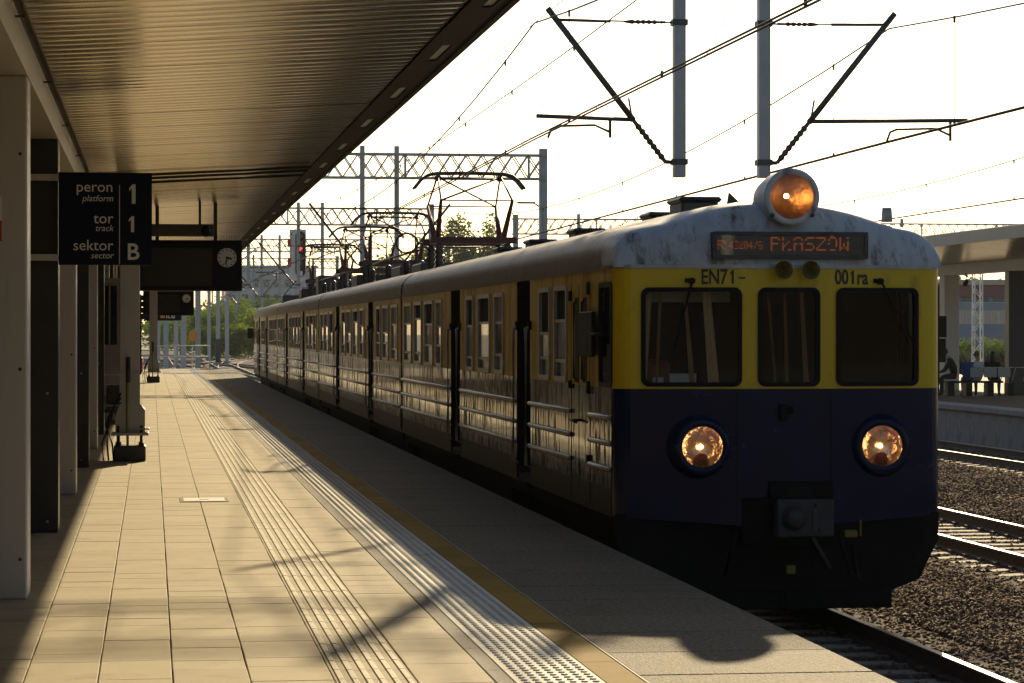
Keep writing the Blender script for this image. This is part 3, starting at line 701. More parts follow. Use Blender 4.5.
    # doors: recessed dark leaves with hand rails
    for (a, b) in doors:
        mb = MB(); X1 = XL + .30
        mb.add([(XL, a, DZ0), (X1, a, DZ0), (X1, a, DZ1), (XL, a, DZ1)], [(0, 1, 2, 3)]); mb.add([(XL, b, DZ0), (X1, b, DZ0), (X1, b, DZ1), (XL, b, DZ1)], [(0, 3, 2, 1)])
        mb.add([(XL, a, DZ1), (X1, a, DZ1), (X1, b, DZ1), (XL, b, DZ1)], [(0, 1, 2, 3)]); mb.add([(XL, a, DZ0), (X1, a, DZ0), (X1, b, DZ0), (XL, b, DZ0)], [(0, 3, 2, 1)])
        do = mb.build('door', 'door_dark', tr, fixn=False)
        for k, (c0, c1) in enumerate(((a, (a + b) / 2), ((a + b) / 2, b))):
            mb = MB(); mb.box(X1 - .03, X1, c0 + .005, c1 - .005, DZ0, DZ1); mb.build('leaf', 'door_dark', do)
            mb = MB(); mb.box(X1 - .035, X1 - .028, c0 + .12, c1 - .12, 1.25, 2.1); mb.build('pane', 'screen', do)
        mb = MB(); mb.box(XL - .05, X1, a + .02, b - .02, DZ0 - .05, DZ0 - .005); mb.build('step', 'train_under', do)
        for yy in (a - .06, b - .10):
            xr = XL - .055
            mb = MB(); mb.tube([(XL, yy, 1.86), (xr, yy, 1.84), (xr, yy, .36), (XL, yy, .34)], .019, 8); mb.build('handrail', 'train_trim', do)
            mb = MB(); mb.box(XL - .03, XL + .003, yy - .05, yy + .05, 1.82, 1.92); mb.build('lamp_bracket', 'train_under', do)
    # horizontal bars on the lower side
    segs = []; edges = [ya + .28 if front else ya + .10]
    blocks = sorted(doors)
    lo = edges[0]
    for (a, b) in blocks: segs.append((lo, a - .18)); lo = b + .02
    segs.append((lo, (yb - .28) if rear else yb - .10))
    if front:
        s0 = segs.pop(0); ca, cb = Y_side(611, XL), Y_side(591, XL); segs += [(ca, cb), (Y_side(571, XL), s0[1] + .12)]
    for (a, b) in segs:
        for zz in (1.03, .80, .57):
            mb = MB(); mb.tube([(XL - .001, a - .02, zz), (XL - .018, a, zz), (XL - .018, b, zz), (XL - .001, b + .02, zz)], .024, 8); mb.build('side_bar', 'train_trim', tr)
    # panel joints
    for (a, b) in segs:
        for yy in (a - .04, b + .04):
            mb = MB(); mb.box(XL - .003, XL + .002, yy - .006, yy + .006, .2, 1.25); mb.build('panel_joint', 'train_under', tr)
    mb = MB(); mb.box(XL - .004, XL + .002, y0 + .05, y1 - .05, .385, .395)
    # under frame, bogies and wheels
    mb = MB(); mb.box(XL + .25, XR - .25, ya + .5, yb - .5, -.25, ZB - .01); mb.box(XL + .04, XL + .09, ya + .2, yb - .2, .02, ZB); mb.box(XL + .08, XL + .5, ya + 7.5, yb - 7.5, -.45, ZB); mb.build('underframe', 'train_under', tr)
    for yc in (ya + 3.0, yb - 3.0):
        mb = MB()
        for xx in (XC - 1.05, XC + .97): mb.box(xx, xx + .08, yc - 1.6, yc + 1.6, -.42, -.18)
        mb.box(XC - 1, XC + 1, yc - .3, yc + .3, -.4, -.2)
        bo = mb.build('bogie', 'train_under', tr)
        for yw in (yc - 1.2, yc + 1.2):
            for xx, e in ((XC - .68, -1), (XC + .68, 1)):
                mb = MB(); mb.lathe((xx, yw, RAIL + .46), (e, 0, 0), [(0, .05), (0, .40), (.0, .488), (.03, .488), (.035, .46), (.13, .46), (.135, .4), (.08, .36), (.08, .1), (.14, .08), (.14, 0)], 24); mb.build('wheel', 'train_under', bo)
# gangway bellows
for yy in (G1, G2, G3):
    mb = MB()
    for k in range(3):
        y = yy - .10 + k * .08; mb.box(XL + .08, XR - .08, y, y + .06, -.1, 2.45); 
        mb.prism([(XC + x * .955, ZE + (z - ZE) * .93) for x, z in RS], y, y + .06)
    mb.build('gangway_bellows', 'rubber', tr)
# rear end wall
mb = MB(); mb.box(XL + .02, XR - .02, YE - .16, YE - .02, ZB, ZE); mb.build('rear_wall', 'train_yellow', tr)

# ---- front face: polyline in plan, lofted with holes
fs_ = S_at(XC, YN)
FX = lambda p: X_at(p, YN + .03)
FZ = lambda p: H + (HOR - p) / S_at(XC, YN + .03)
def fy(x, off=0.0):
    u = abs(x - XC)
    base = YN + facet(x - XC)
    e = XW / 2 - u
    if e < .14: base += .16 * (1 - math.sqrt(max(0, 1 - ((.14 - max(e, 0)) / .14) ** 2)))
    return base - off
WIN = [(FX(643), FX(741)), (FX(757), FX(819)), (FX(835.5), FX(921.5))]
FW0, FW1 = FZ(386.5), FZ(287.5)
hl = [(a + .025, b - .025, FW0 + .025, FW1 - .025) for a, b in WIN]
xs = sorted(set([XL + (XW) * k / 2 * 0 for k in range(1)] + [XL + e for e in (0, .003, .01, .025, .05, .09, .14)] + [XR - e for e in (0, .003, .01, .025, .05, .09, .14)] + [XC - .42, XC + .42] + [h[0] for h in hl] + [h[1] for h in hl]))
zs = sorted(set([FZ(528), FZ(505), ZB + .1, ZM, ZE + .004] + [FW0 + .025, FW1 - .025]))
mb = MB()
for i in range(len(xs) - 1):
    for j in range(len(zs) - 1):
        cx, cz = (xs[i] + xs[i + 1]) / 2, (zs[j] + zs[j + 1]) / 2
        if any(h[0] < cx < h[1] and h[2] < cz < h[3] for h in hl): continue
        q = []
        for (x, z) in ((xs[i], zs[j]), (xs[i + 1], zs[j]), (xs[i + 1], zs[j + 1]), (xs[i], zs[j + 1])):
            zz = z
            if z == zs[0]: zz = z + .10 * min(1, abs(x - XC) / (XW / 2))     # lower edge rises to the corners
            q.append((x, fy(x), zz))
        mb.add(q, [(0, 1, 2, 3)], 0 if cz > ZM else 1, cx < XL + .14 or cx > XR - .14)
ff = mb.build('front_panel', ['train_yellow', 'train_navy'], tr, fixn=False)
# mouldings across the front
def front_strip(name, z0, z1, off, mt):
    mb = MB(); n = len(xs); vs = []
    for x in xs: vs += [(x, fy(x, off), z0), (x, fy(x, off), z1), (x, fy(x, -.005), z1), (x, fy(x, -.005), z0)]
    f = []
    for i in range(n - 1): f += [(4 * i, 4 * i + 4, 4 * i + 5, 4 * i + 1), (4 * i + 1, 4 * i + 5, 4 * i + 6, 4 * i + 2), (4 * i + 3, 4 * i + 7, 4 * i + 4, 4 * i)]
    mb.add(vs, f); mb.build(name, mt, tr)
front_strip('front_moulding', ZE - .012, ZE + .022, .014, 'train_trim')
for sx in (-.425, .425):
    mb = MB(); x_ = XC + sx; mb.box(x_ - .004, x_ + .004, fy(x_) - .002, fy(x_) + .003, ZB - .08, FW0 - .06); mb.build('front_seam', 'train_under', tr)
# cab windscreens
for k, (a, b) in enumerate(WIN):
    cx, hw = (a + b) / 2, (b - a) / 2; cz, hh = (FW0 + FW1) / 2, (FW1 - FW0) / 2
    mb = MB(); ring(mb, rrect(cx, cz, hw, hh, .07, 6), rrect(cx, cz, hw - .038, hh - .038, .05, 6), lambda x, z: (x, fy(x, .022), z), lambda x, z: (x, fy(x, -.03), z))
    wf = mb.build('windscreen', 'rubber', tr)
    mb = MB(); e = .03
    mb.add([(a + e, fy(a + e, -.008), FW0 + e), (b - e, fy(b - e, -.008), FW0 + e), (b - e, fy(b - e, -.008), FW1 - e), (a + e, fy(a + e, -.008), FW1 - e)], [(0, 1, 2, 3)]); mb.build('pane', 'cab_glass', wf)
    if k == 0:
        mb = MB(); mb.box(a + .05, b - .05, fy(cx) + .20, fy(cx) + .21, FZ(302), FW1 + .05); mb.build('sun_blind', 'blind', wf)
# cab inside: back wall with a doorway, desk, seat, paper
cab_y = YF + 1.45
mb = MB(); mb.box(XL + .03, XR - .03, cab_y - .06, cab_y - .03, ZB + .1, ZE); mb.box(XL + .03, XR - .03, YN + .3, cab_y - .05, ZE - .03, ZE - .01); mb.build('cab_wall', 'cab_wall', tr)
mb = MB(); mb.box(XC - .28, XC + .3, cab_y - .075, cab_y - .062, ZB + .1, 2.15); mb.build('cab_door', 'door_dark', tr)
mb = MB(); mb.bbox(XL + .2, XC - .35, YF + .12, YF + .6, ZM - .25, ZM + .0, .02); mb.bbox(XC + .4, XR - .2, YF + .12, YF + .5, ZM - .25, ZM - .02, .02); mb.build('driver_desk', 'dark_steel', tr)
mb = MB(); mb.bbox(FX(660), FX(690), YF + .75, YF + .9, ZM - .3, FZ(360), .04); mb.build('driver_seat', 'seat_red', tr)
mb = MB(); mb.box(FX(677), FX(704), YF + .2, YF + .205, FZ(386), FZ(374)); mb.box(FX(661), FX(671), YF + .22, YF + .3, FZ(386), FZ(378)); mb.build('paper_sheet', 'paper', tr)
mb = MB(); mb.box(FX(837), FX(842), YF + .2, YF + .28, FZ(384), FZ(362)); mb.build('desk_item', 'paper', tr)
for px, w0, w1, tilt in ((651, .06, .10, .06), (663, .03, .02, .03), (688, .02, .05, -.06), (709, .07, .10, -.06), (770, .02, .02, -.06), (786, .02, .03, -.02), (803, .03, .05, -.04)):
    y_ = fy(FX(px)) + .07; x_ = FX(px); mb = MB(); n_ = 6
    for k in range(n_):                                   # pleated strip standing in for a warm glass reflection
        u0, u1 = k / n_, (k + 1) / n_
        mb.add([(x_ + w1 * (u0 - .5) - tilt, y_ + .03 * (k % 2), FW0 + .02), (x_ + w1 * (u1 - .5) - tilt, y_ + .03 * ((k + 1) % 2), FW0 + .02), (x_ + w0 * (u1 - .5) + tilt * .2, y_ + .03 * ((k + 1) % 2), FW1 + .02), (x_ + w0 * (u0 - .5) + tilt * .2, y_ + .03 * (k % 2), FW1 + .02)], [(0, 1, 2, 3)])
    mb.build('curtain_and_reflection', 'reflection_beige', tr, fixn=False)
# wipers
for (p, q_) in (((692, 281), (676, 344)), ((881, 281), (914, 341))):
    pa = Vector((FX(p[0]), fy(FX(p[0]), .05), FZ(p[1]))); pb = Vector((FX(q_[0]), fy(FX(q_[0]), .045), FZ(q_[1])))
    mb = MB(); mb.tube([pa, pb], [.011, .007], 6); mb.tube([pa + (pb - pa) * .35, pb + (pb - pa) * .08], .008, 5); wp = mb.build('wiper', 'rubber', tr)
    mb = MB(); mb.lathe(pa + Vector((0, .06, 0)), (0, -1, 0), [(0, .03), (.06, .028), (.075, .015), (.076, 0)], 12); mb.tube([pa + Vector((-.06, .03, .005)), pa + Vector((.03, .03, 0))], .02, 8); mb.build('wiper_motor', 'rubber', wp)
# numbers
zt = FZ(284.0)
RA = R(9.3)
def ftext(st_, px, rz): x_ = FX(px); return text('number_lettering', st_, (x_, fy(x_, .006), zt), .128 / .69, 'letter_black', tr, squeeze=.72, offs=.003, rotz=rz)
def fone(px, rz): x_ = FX(px); return digit_one('number_lettering', (x_, fy(x_, .006), zt), .122, 'letter_black', tr, rz, .15, .8)
ftext('EN7', 701, -RA); fone(728.6, -RA); mb = MB(); mb.box(FX(738.5), FX(744.5), YN - .004, YN + .002, zt + .045, zt + .06); mb.build('number_lettering', 'letter_black', tr)
ftext('00', 834, RA); fone(849.5, RA); ftext('ra', 857.0, RA)
# horns
for px in (779, 806):
    c = Vector((FX(px), fy(FX(px)), FZ(270.5)))
    mb = MB(); mb.lathe(c, (0, -1, 0), [(0, .03), (.06, .035), (.12, .055), (.15, .082), (.155, .084), (.152, .078), (.11, .045), (.06, .025), (.05, 0)], 20); mb.build('horn', 'brass_horn', tr)
# destination display on the hood
dx0, dx1, dz0, dz1 = FX(711.5), FX(866), FZ(259), FZ(232)
yd = YN - .05
mb = MB(); ring(mb, rrect((dx0 + dx1) / 2, (dz0 + dz1) / 2, (dx1 - dx0) / 2, (dz1 - dz0) / 2, .012, 2), rrect((dx0 + dx1) / 2, (dz0 + dz1) / 2, (dx1 - dx0) / 2 - .035, (dz1 - dz0) / 2 - .032, .01, 2), lambda x, z: (x, yd, z), lambda x, z: (x, yd + .26, z))
ds = mb.build('destination_display', 'dark_steel', tr)
mat('led_panel', (0.16, 0.15, 0.13), (0.13, 0.125, 0.115), 0.35, scale=6)
mb = MB(); mb.box(dx0 + .02, dx1 - .02, yd + .02, yd + .24, dz0 + .02, dz1 - .02); mb.build('led_panel', 'led_panel', ds)
FONT = {'R': '11110 10001 10001 11110 10100 10010 10001', '4': '00010 00110 01010 10010 11111 00010 00010', '3': '11110 00001 00001 01110 00001 00001 11110', '2': '01110 10001 00001 00110 01000 10000 11111',
        '0': '01110 10001 10011 10101 11001 10001 01110', '1': '00100 01100 00100 00100 00100 00100 01110', '6': '01110 10000 10000 11110 10001 10001 01110', '8': '01110 10001 10001 01110 10001 10001 01110', '/': '00001 00010 00010 00100 01000 01000 10000',
        'P': '11110 10001 10001 11110 10000 10000 10000', 'L': '10000 10000 10010 10100 11000 10000 11111', 'A': '01110 10001 10001 11111 10001 10001 10001', 'S': '01111 10000 10000 01110 00001 00001 11110',
        'Z': '11111 00001 00010 00100 01000 10000 11111', 'O': '01110 10001 10001 10001 10001 10001 01110', 'W': '10001 10001 10001 10101 10101 11011 10001'}
def leds(name, s, px0, px1, py0, py1):
    mb = MB(); x0, x1, z0, z1 = FX(px0), FX(px1), FZ(py1), FZ(py0); nc = len(s) * 6 - 1; px_, pz_ = (x1 - x0) / nc, (z1 - z0) / 7
    for i, ch in enumerate(s):
        for r_, row in enumerate(FONT[ch].split()):
            for c_, b_ in enumerate(row):
                if b_ == '1' and random.random() < (.6 if r_ == 2 else .88):
                    cx, cz = x0 + (i * 6 + c_ + .5) * px_, z1 - (r_ + .5) * pz_
                    mb.box(cx - px_ * .38, cx + px_ * .38, yd + .016, yd + .0205, cz - pz_ * .36, cz + pz_ * .36)
    mb.build(name, 'led', ds)
leds('led_lettering', 'PLASZOW', 769, 847, 237, 251); leds('led_number', 'R', 716, 724, 240.5, 249.5); leds('led_number', '43204/6', 728, 761, 241.5, 249.5)
mb = MB(); cx = FX(769 + 78 / 41 * 27); mb.box(FX(829), FX(832), yd + .016, yd + .0205, FZ(236.4), FZ(235)); mb.build('led_lettering', 'led', ds)
mb = MB(); mb.add([(dx0 + .03, yd + .008, dz0 + .03), (dx1 - .03, yd + .008, dz0 + .03), (dx1 - .03, yd + .008, dz1 - .03), (dx0 + .03, yd + .008, dz1 - .03)], [(0, 1, 2, 3)]); mb.build('cover_glass', 'lens', ds)
# paint chips on the hood
for (px, py, wpx, hpx, rot) in ((731, 222, 9, 3, 12), (744, 230, 4, 2, 30), (876, 225, 2, 4, 0), (654, 232, 3, 4, 20), (655, 222, 2, 3, 0), (905, 244, 3, 2, 0)):
    pass
# roof headlamp
lc = Vector((FX(788), YN - .02, FZ(197.5)))
mb = MB(); mb.lathe(lc, (0, -1, 0), [(-.62, .17), (-.55, .205), (-.3, .235), (0, .247), (.06, .247), (.065, .25), (.10, .25), (.115, .24), (.115, .2), (.06, .195)], 40)
hl_ = mb.build('roof_headlamp', 'train_hood', tr)
mb = MB(); mb.lathe(lc, (0, -1, 0), [(.09, .197), (.03, .17), (-.03, .12), (-.07, .06), (-.08, 0)], 32); mb.build('reflector', 'reflector_orange', hl_)
mb = MB(); mb.lathe(lc + Vector((-.03, 0, .01)), (0, -1, 0), [(-.02, .0), (.0, .022), (.02, .022), (.035, 0)], 12); mb.build('bulb', 'bulb', hl_)
mb = MB(); mb.lathe(lc, (0, -1, 0), [(.098, .198), (.108, .12), (.112, 0)], 32); mb.build('lens', 'lens', hl_)
mb = MB(); mb.prism([(lc.x - .2, 2.85), (lc.x + .2, 2.85), (lc.x + .14, lc.z), (lc.x - .14, lc.z)], YN + .1, YN + .5); mb.build('mount', 'train_hood', hl_)
for sx in (-1, 1):
    mb = MB(); p_ = lc + Vector((sx * .18, -.1, -.165)); mb.lathe(p_, (0, -1, 0), [(0, .018), (.025, .018), (.03, 0)], 8); mb.build('clip', 'dark_steel', hl_)
# lower headlights
for px in (701, 881):
    x = FX(px); c = Vector((x, fy(x) , FZ(446.3)))
    mb = MB(); mb.lathe(c, (0, -1, 0), [(-.05, .30), (.0, .285), (.03, .265), (.075, .25), (.095, .238), (.095, .185), (.06, .178)], 36); h1 = mb.build('headlight', 'train_navy', tr)
    mb = MB(); mb.lathe(c, (0, -1, 0), [(.088, .182), (.062, .165), (.036, .13), (.016, .08), (.007, 0)], 32); mb.build('reflector', 'reflector', h1)
    mb = MB(); mb.lathe(c + Vector((0, 0, 0)), (0, -1, 0), [(.008, .0), (.02, .015), (.045, .017), (.06, 0)], 10); mb.build('bulb', 'bulb_small', h1)
    mb = MB(); mb.lathe(c + Vector((0, 0, -.105)), (0, -1, 0), [(.01, .05), (.074, .05), (.078, .045), (.078, 0)], 20); mb.build('tail_lamp', 'brass_horn' if False else 'seat_red', h1)
    mb = MB(); mb.lathe(c, (0, -1, 0), [(.09, .183), (.10, .11), (.104, 0)], 32); mb.build('lens', 'lens', h1)
# socket above the coupler, coupler box, buffer plate
mb = MB(); mb.bbox(FX(778), FX(786), YN - .06, YN + .01, FZ(420), FZ(404), .01); mb.bbox(FX(786), FX(792), YN - .045, YN + .01, FZ(414), FZ(406), .008); mb.build('socket', 'rubber', tr)
mb = MB(); mb.bbox(FX(741), FX(831), YN - .03, YN + .25, FZ(545), FZ(497), .02); mb.build('coupler_recess', 'train_under', tr)
mb = MB(); mb.prism([(YN - .10, FZ(497)), (YN + .1, FZ(497)), (YN + .1, FZ(481)), (YN - .04, FZ(481))], FX(768), FX(830), plane='yz'); mb.build('coupler_hood', 'train_under', tr)
mb = MB(); mb.bbox(FX(772), FX(829), YN - .16, YN + .1, FZ(536), FZ(498), .015); cb = mb.build('coupler', 'coupler_grey', tr)
c = Vector((FX(789), YN - .16, FZ(517)))
mb = MB(); mb.lathe(c, (0, -1, 0), [(-.01, .11), (.02, .11), (.03, .085), (.06, .08), (.07, .065), (.075, 0)], 24); mb.build('cone_socket', 'coupler_grey', cb)
mb = MB(); mb.lathe(c + Vector((.20, 0, .12)), (0, -1, 0), [(-.01, .02), (.015, .02), (.016, 0)], 8); mb.lathe(c + Vector((.24, 0, -.1)), (0, -1, 0), [(-.01, .02), (.015, .02), (.016, 0)], 8); mb.box(c.x + .17, c.x + .2, c.z * 0 + YN - .18, YN - .15, c.z - .1, c.z + .08); mb.build('coupler_stud', 'dark_steel', cb)
mb = MB(); mb.tube([(FX(808), YN - .12, FZ(536)), (FX(826), YN - .10, FZ(568))], .022, 8); mb.build('uncoupling_bar', 'coupler_grey', cb)
mb = MB(); mb.tube([(FX(838), YN - .06, FZ(532)), (FX(838), YN - .12, FZ(545)), (FX(846), YN - .1, FZ(572)), (FX(856), YN - .06, FZ(580)), (FX(850), YN - .04, FZ(545))], .02, 8); hs_ = mb.build('brake_hose', 'rubber', tr)
mb = MB(); mb.bbox(FX(841), FX(854), YN - .1, YN - .02, FZ(537), FZ(530), .01); mb.box(FX(857.5), FX(859), YN - .06, YN - .05, FZ(536), FZ(520)); mb.build('hose_tap', 'hose_yellow', hs_)
mb = MB(); mb.bbox(FX(786), FX(795), YN + .0, YN + .06, FZ(574), FZ(565), .01); mb.build('hose_tap', 'hose_yellow', tr)
mb = MB(); mb.tube([(FX(735), YN - .04, FZ(530)), (FX(728), YN - .08, FZ(552)), (FX(724), YN - .04, FZ(575))], .018, 8); mb.build('brake_hose', 'rubber', tr)
# pilot plate
mb = MB(); mb.prism([(FX(618), FZ(514)), (FX(618), FZ(540)), (FX(650), FZ(594)), (FX(893), FZ(594)), (FX(923), FZ(582)), (FX(942), FZ(543)), (FX(943), FZ(514))], YN + .16, YN + .2); mb.build('pilot_plate', 'train_under', tr)
mb = MB(); mb.bbox(FX(660), FX(786), YN + .1, YN + .14, FZ(610), FZ(592), .006); mb.bbox(FX(788), FX(894), YN + .1, YN + .14, FZ(610), FZ(592), .006); mb.build('rail_guard', 'train_under', tr)
mb = MB(); mb.box(FX(700), FX(880), YN + .1, YN + .12, FZ(593), FZ(545))
# side mirrors
for (xx, e) in ((XL, -1), (XR, 1)):
    y0 = Y_side(598, XL) - .05
    mb = MB(); xa = xx + e * .03; mb.bbox(min(xa, xx + e * .065), max(xa, xx + e * .065), y0 + .02, y0 + .80 if e < 0 else y0 + .4, 1.57, 1.99, .01)
    mm = mb.build('mirror', 'rubber', tr)
    mb = MB(); mb.tube([(xx, y0 - .25, 1.78), (xx + e * .06, y0 - .2, 1.78), (xx + e * .06, y0 + .1, 1.78)], .014, 6); mb.build('mirror_arm', 'rubber', mm)
# rear mirror at the far cab
mb = MB(); mb.bbox(XL - .28, XL - .05, YE - .9, YE - .85, 1.55, 1.95, .01); mb.tube([(XL, YE - .87, 1.75), (XL - .1, YE - .87, 1.75)], .02, 6); mb.build('mirror', 'rubber', tr)
# cab side window frame, cab door grab rails
for (ci, sgn) in ((0, 1), (3, -1)):
    (a, b) = cars[ci][2][0]
    for xx, e in ((XL, -1), (XR, 1)):
        if ci == 0 and e > 0: b += .5
        mb = MB(); ring(mb, rrect((a + b) / 2, 1.775, (b - a) / 2 + .01, .475, .06), rrect((a + b) / 2, 1.775, (b - a) / 2 - .04, .43, .05), lambda p, q: (xx + e * .012, p, q), lambda p, q: (xx - e * .03, p, q))
        wf = mb.build('cab_side_window', 'rubber', tr)
        mb = MB(); mb.box(min(xx - e * .012, xx - e * .006), max(xx - e * .012, xx - e * .006), a + .02, b - .02, 1.32, 2.23); mb.build('pane', 'cab_glass', wf)
for (pa, pb) in ((575, 578.5), (583, 587)):
    a, b = Y_side(pb, XL), Y_side(pa, XL)
    mb = MB(); mb.box(XL - .003, XL + .02, a, b, 1.32, 2.13); mb.build('grab_recess', 'rubber', tr)
    mb = MB(); mb.tube([(XL - .002, (a + b) / 2, 2.1), (XL - .03, (a + b) / 2, 2.08), (XL - .03, (a + b) / 2, 1.36), (XL - .002, (a + b) / 2, 1.34)], .012, 6); mb.build('grab_rail', 'rubber', tr)
for px in (571.5, 590, 579.0):
    y = Y_side(px, XL); mb = MB(); mb.box(XL - .003, XL + .002, y - .008, y + .008, .3, 2.25); mb.build('panel_joint', 'train_under', tr)
for (px, z0, z1) in ((571.5, 2.1, 2.2), (589.5, 2.15, 2.27), (589.5, 1.22, 1.34), (571.5, 1.25, 1.33), (589.5, .55, .65)):
    y = Y_side(px, XL); mb = MB(); mb.bbox(XL - .03, XL + .01, y - .03, y + .03, z0, z1, .006); mb.build('hinge', 'rubber', tr)
mb = MB(); y = Y_side(578, XL); mb.tube([(XL, y + .12, .95), (XL - .05, y + .12, .95), (XL - .05, y - .22, .94)], .014, 6); mb.build('cab_door_handle', 'rubber', tr)
# roof fittings on car one: vents and marker
def roof_z(x):
    x = abs(x - XC)
    for i in range(len(RS) - 1):
        if RS[i][0] <= -x <= RS[i + 1][0] and RS[i + 1][0] > RS[i][0]:
            u = (-x - RS[i][0]) / (RS[i + 1][0] - RS[i][0]); return RS[i][1] + u * (RS[i + 1][1] - RS[i][1])
    return 3.0
def vent(x, y, w_, l_, h_):
    z = min(roof_z(x - w_ / 2), roof_z(x + w_ / 2)) - .02
    mb = MB(); mb.bbox(x - w_ / 2, x + w_ / 2, y, y + l_, z, z + h_ + .06, .03); v_ = mb.build('roof_vent', 'train_roof', tr)
    mb = MB(); mb.bbox(x - w_ / 2 - .03, x + w_ / 2 + .03, y - .03, y + l_ + .03, z + h_ - .01 + .05, z + h_ + .10, .03); mb.build('vent_cap', 'dark_steel', v_)
vent(X_at(691, 28.5), 28.0, .40, .7, .17); vent(X_at(664, 30), 30.0, .30, .6, .09)
for k, y in enumerate((33, 37, 40.5, 90, 94, 98, 103)): vent(XC - .2, y, .36, .6, .03)
mb = MB(); mb.tube([(XR - .42, YN + .5, 2.8), (XR - .42, YN + .5, 2.93)], [.055, .045], 10); mb.build('roof_marker', 'steel', tr)
mb = MB(); mb.prism([(XC - .32, 2.95), (XC - .16, 2.95), (XC - .30, 3.08)], YN + .9, YN + .95); mb.build('roof_lug', 'train_roof', tr)
# equipment on the motor cars
def rbox(x0, x1, y0, y1, z1, mt='dark_steel', nm='roof_equipment'):
    mb = MB(); mb.bbox(x0, x1, y0, y1, 2.86, z1, .03); return mb.build(nm, mt, tr)
rbox(XC - .5, XC + .5, 51.2, 53, 3.12, 'train_roof'); rbox(XC - .5, XC + .5, 55.5, 57.6, 3.17, 'train_roof'); rbox(XC - .4, XC + .4, 58.6, 59.4, 3.25)
rbox(XC - .75, XC + .5, 64.0, 65.8, 3.16); rbox(XC - .55, XC + .55, 67.2, 68.2, 3.14); rbox(XC - .5, XC + .5, 75, 77.5, 3.2); rbox(XC - .75, XC - .2, 79.0, 80.2, 3.45)
rbox(XC - .85, XC + .5, 86.2, 87.8, 3.18); rbox(XC - .9, XC + .3, 97.5, 99.0, 3.12)
for y in (52, 56, 60, 73, 77, 81):
    for xx in (XC - .7, XC, XC + .7): mb = MB(); mb.lathe((xx, y, roof_z(xx) - .01), (0, 0, 1), [(0, .05)] + [(0.04 + .03 * k, .07 if k % 2 else .045) for k in range(8)] + [(.29, .03), (.3, 0)], 10); mb.build('roof_insulator', 'insulator', tr)
mb = MB(); mb.tube([(XC - .7, 49.5, 3.3), (XC - .7, 56, 3.32), (XC - .7, 60, 3.3)], .02, 6); mb.tube([(XC - .7, 60, 3.3), (XC - .7, 81, 3.3)], .02, 6); mb.build('roof_busbar', 'dark_steel', tr)
# pantographs
def panto(yc, zh):
    zb = 3.40
    base = MB()
    for xx in (XC - .62, XC + .62): base.bar((xx, yc - .75, zb), (xx, yc + .75, zb), .07, .09)
    for yy in (yc - .7, yc + .7): base.bar((XC - .75, yy, zb - .002), (XC + .75, yy, zb - .002), .09, .11)
    pg = base.build('pantograph', 'panto_red', tr)
    for xx in (XC - .6, XC + .6):
        for yy in (yc - .7, yc + .7): mb = MB(); mb.lathe((xx, yy, roof_z(xx) - .02), (0, 0, 1), [(0, .06)] + [(0.05 + .045 * k, .085 if k % 2 else .05) for k in range(9)] + [(zb - roof_z(xx) + .0, .04), (zb - roof_z(xx) + .001, 0)], 10); mb.build('insulator', 'insulator', pg)
    zk = zb + (zh - zb) * .56
    mb = MB()
    for ys, kn in ((-.25, -1.15), (.25, 1.15)):
        for sx in (-1, 1):
            a = Vector((XC + sx * .58, yc + ys, zb + .05)); b = Vector((XC + sx * .62, yc + kn, zk)); t_ = Vector((XC + sx * .56, yc + (.06 if kn > 0 else -.06), zh - .06))
            mb.tube([a, b], [.055, .028], 8); mb.tube([b, t_], .017, 6)
        sgn = 1 if kn < 0 else -1
        mb.tube([(XC - sgn * .62, yc + kn, zk), (XC + sgn * .56, yc, zh - .06)], .017, 6)
        mb.tube([(XC - .62, yc + kn, zk), (XC + .62, yc + kn, zk)], .012, 6)
    mb.build('arm', 'panto_red', pg)
    mb = MB()
    for dy in (-.16, .16):
        pts = []
        for (x, z) in ((-.98, -.27), (-.86, -.12), (-.74, -.03), (-.60, 0), (0, .012), (.60, 0), (.74, -.03), (.86, -.12), (.98, -.27)): pts.append((XC + x, yc + dy, zh + z))
        mb.tube(pts, .024, 6)
    for xx in (-.55, .55):
        mb.bar((XC + xx, yc - .18, zh - .03), (XC + xx, yc + .18, zh - .03), .04, .06); mb.lathe((XC + xx, yc, zh - .06), (0, 0, 1), [(-.08, 0), (-.07, .05), (0, .07), (.03, .03)], 8)
    mb.tube([(XC - .62, yc, zh - .09), (XC + .62, yc, zh - .09)], .022, 6)
    mb.build('collector_head', 'dark_steel', pg)
for (d, zh) in ((47.9, 4.62), (62.9, 4.58), (70.8, 4.56), (85.0, 4.56)): panto(dY(d, XC), zh - .025)
mb = MB(); pts = [(XC - .95 + .2 * math.cos(R(a)), dY(49.5, XC), 3.42 + .18 * math.sin(R(a))) for a in range(0, 361, 30)]; mb.tube(pts, .022, 6); mb.tube([(XC - .75, dY(49.5, XC), 3.42), (XC - .6, dY(49, XC), 3.4)], .02, 6); mb.build('cable_loop', 'cable_black', tr)

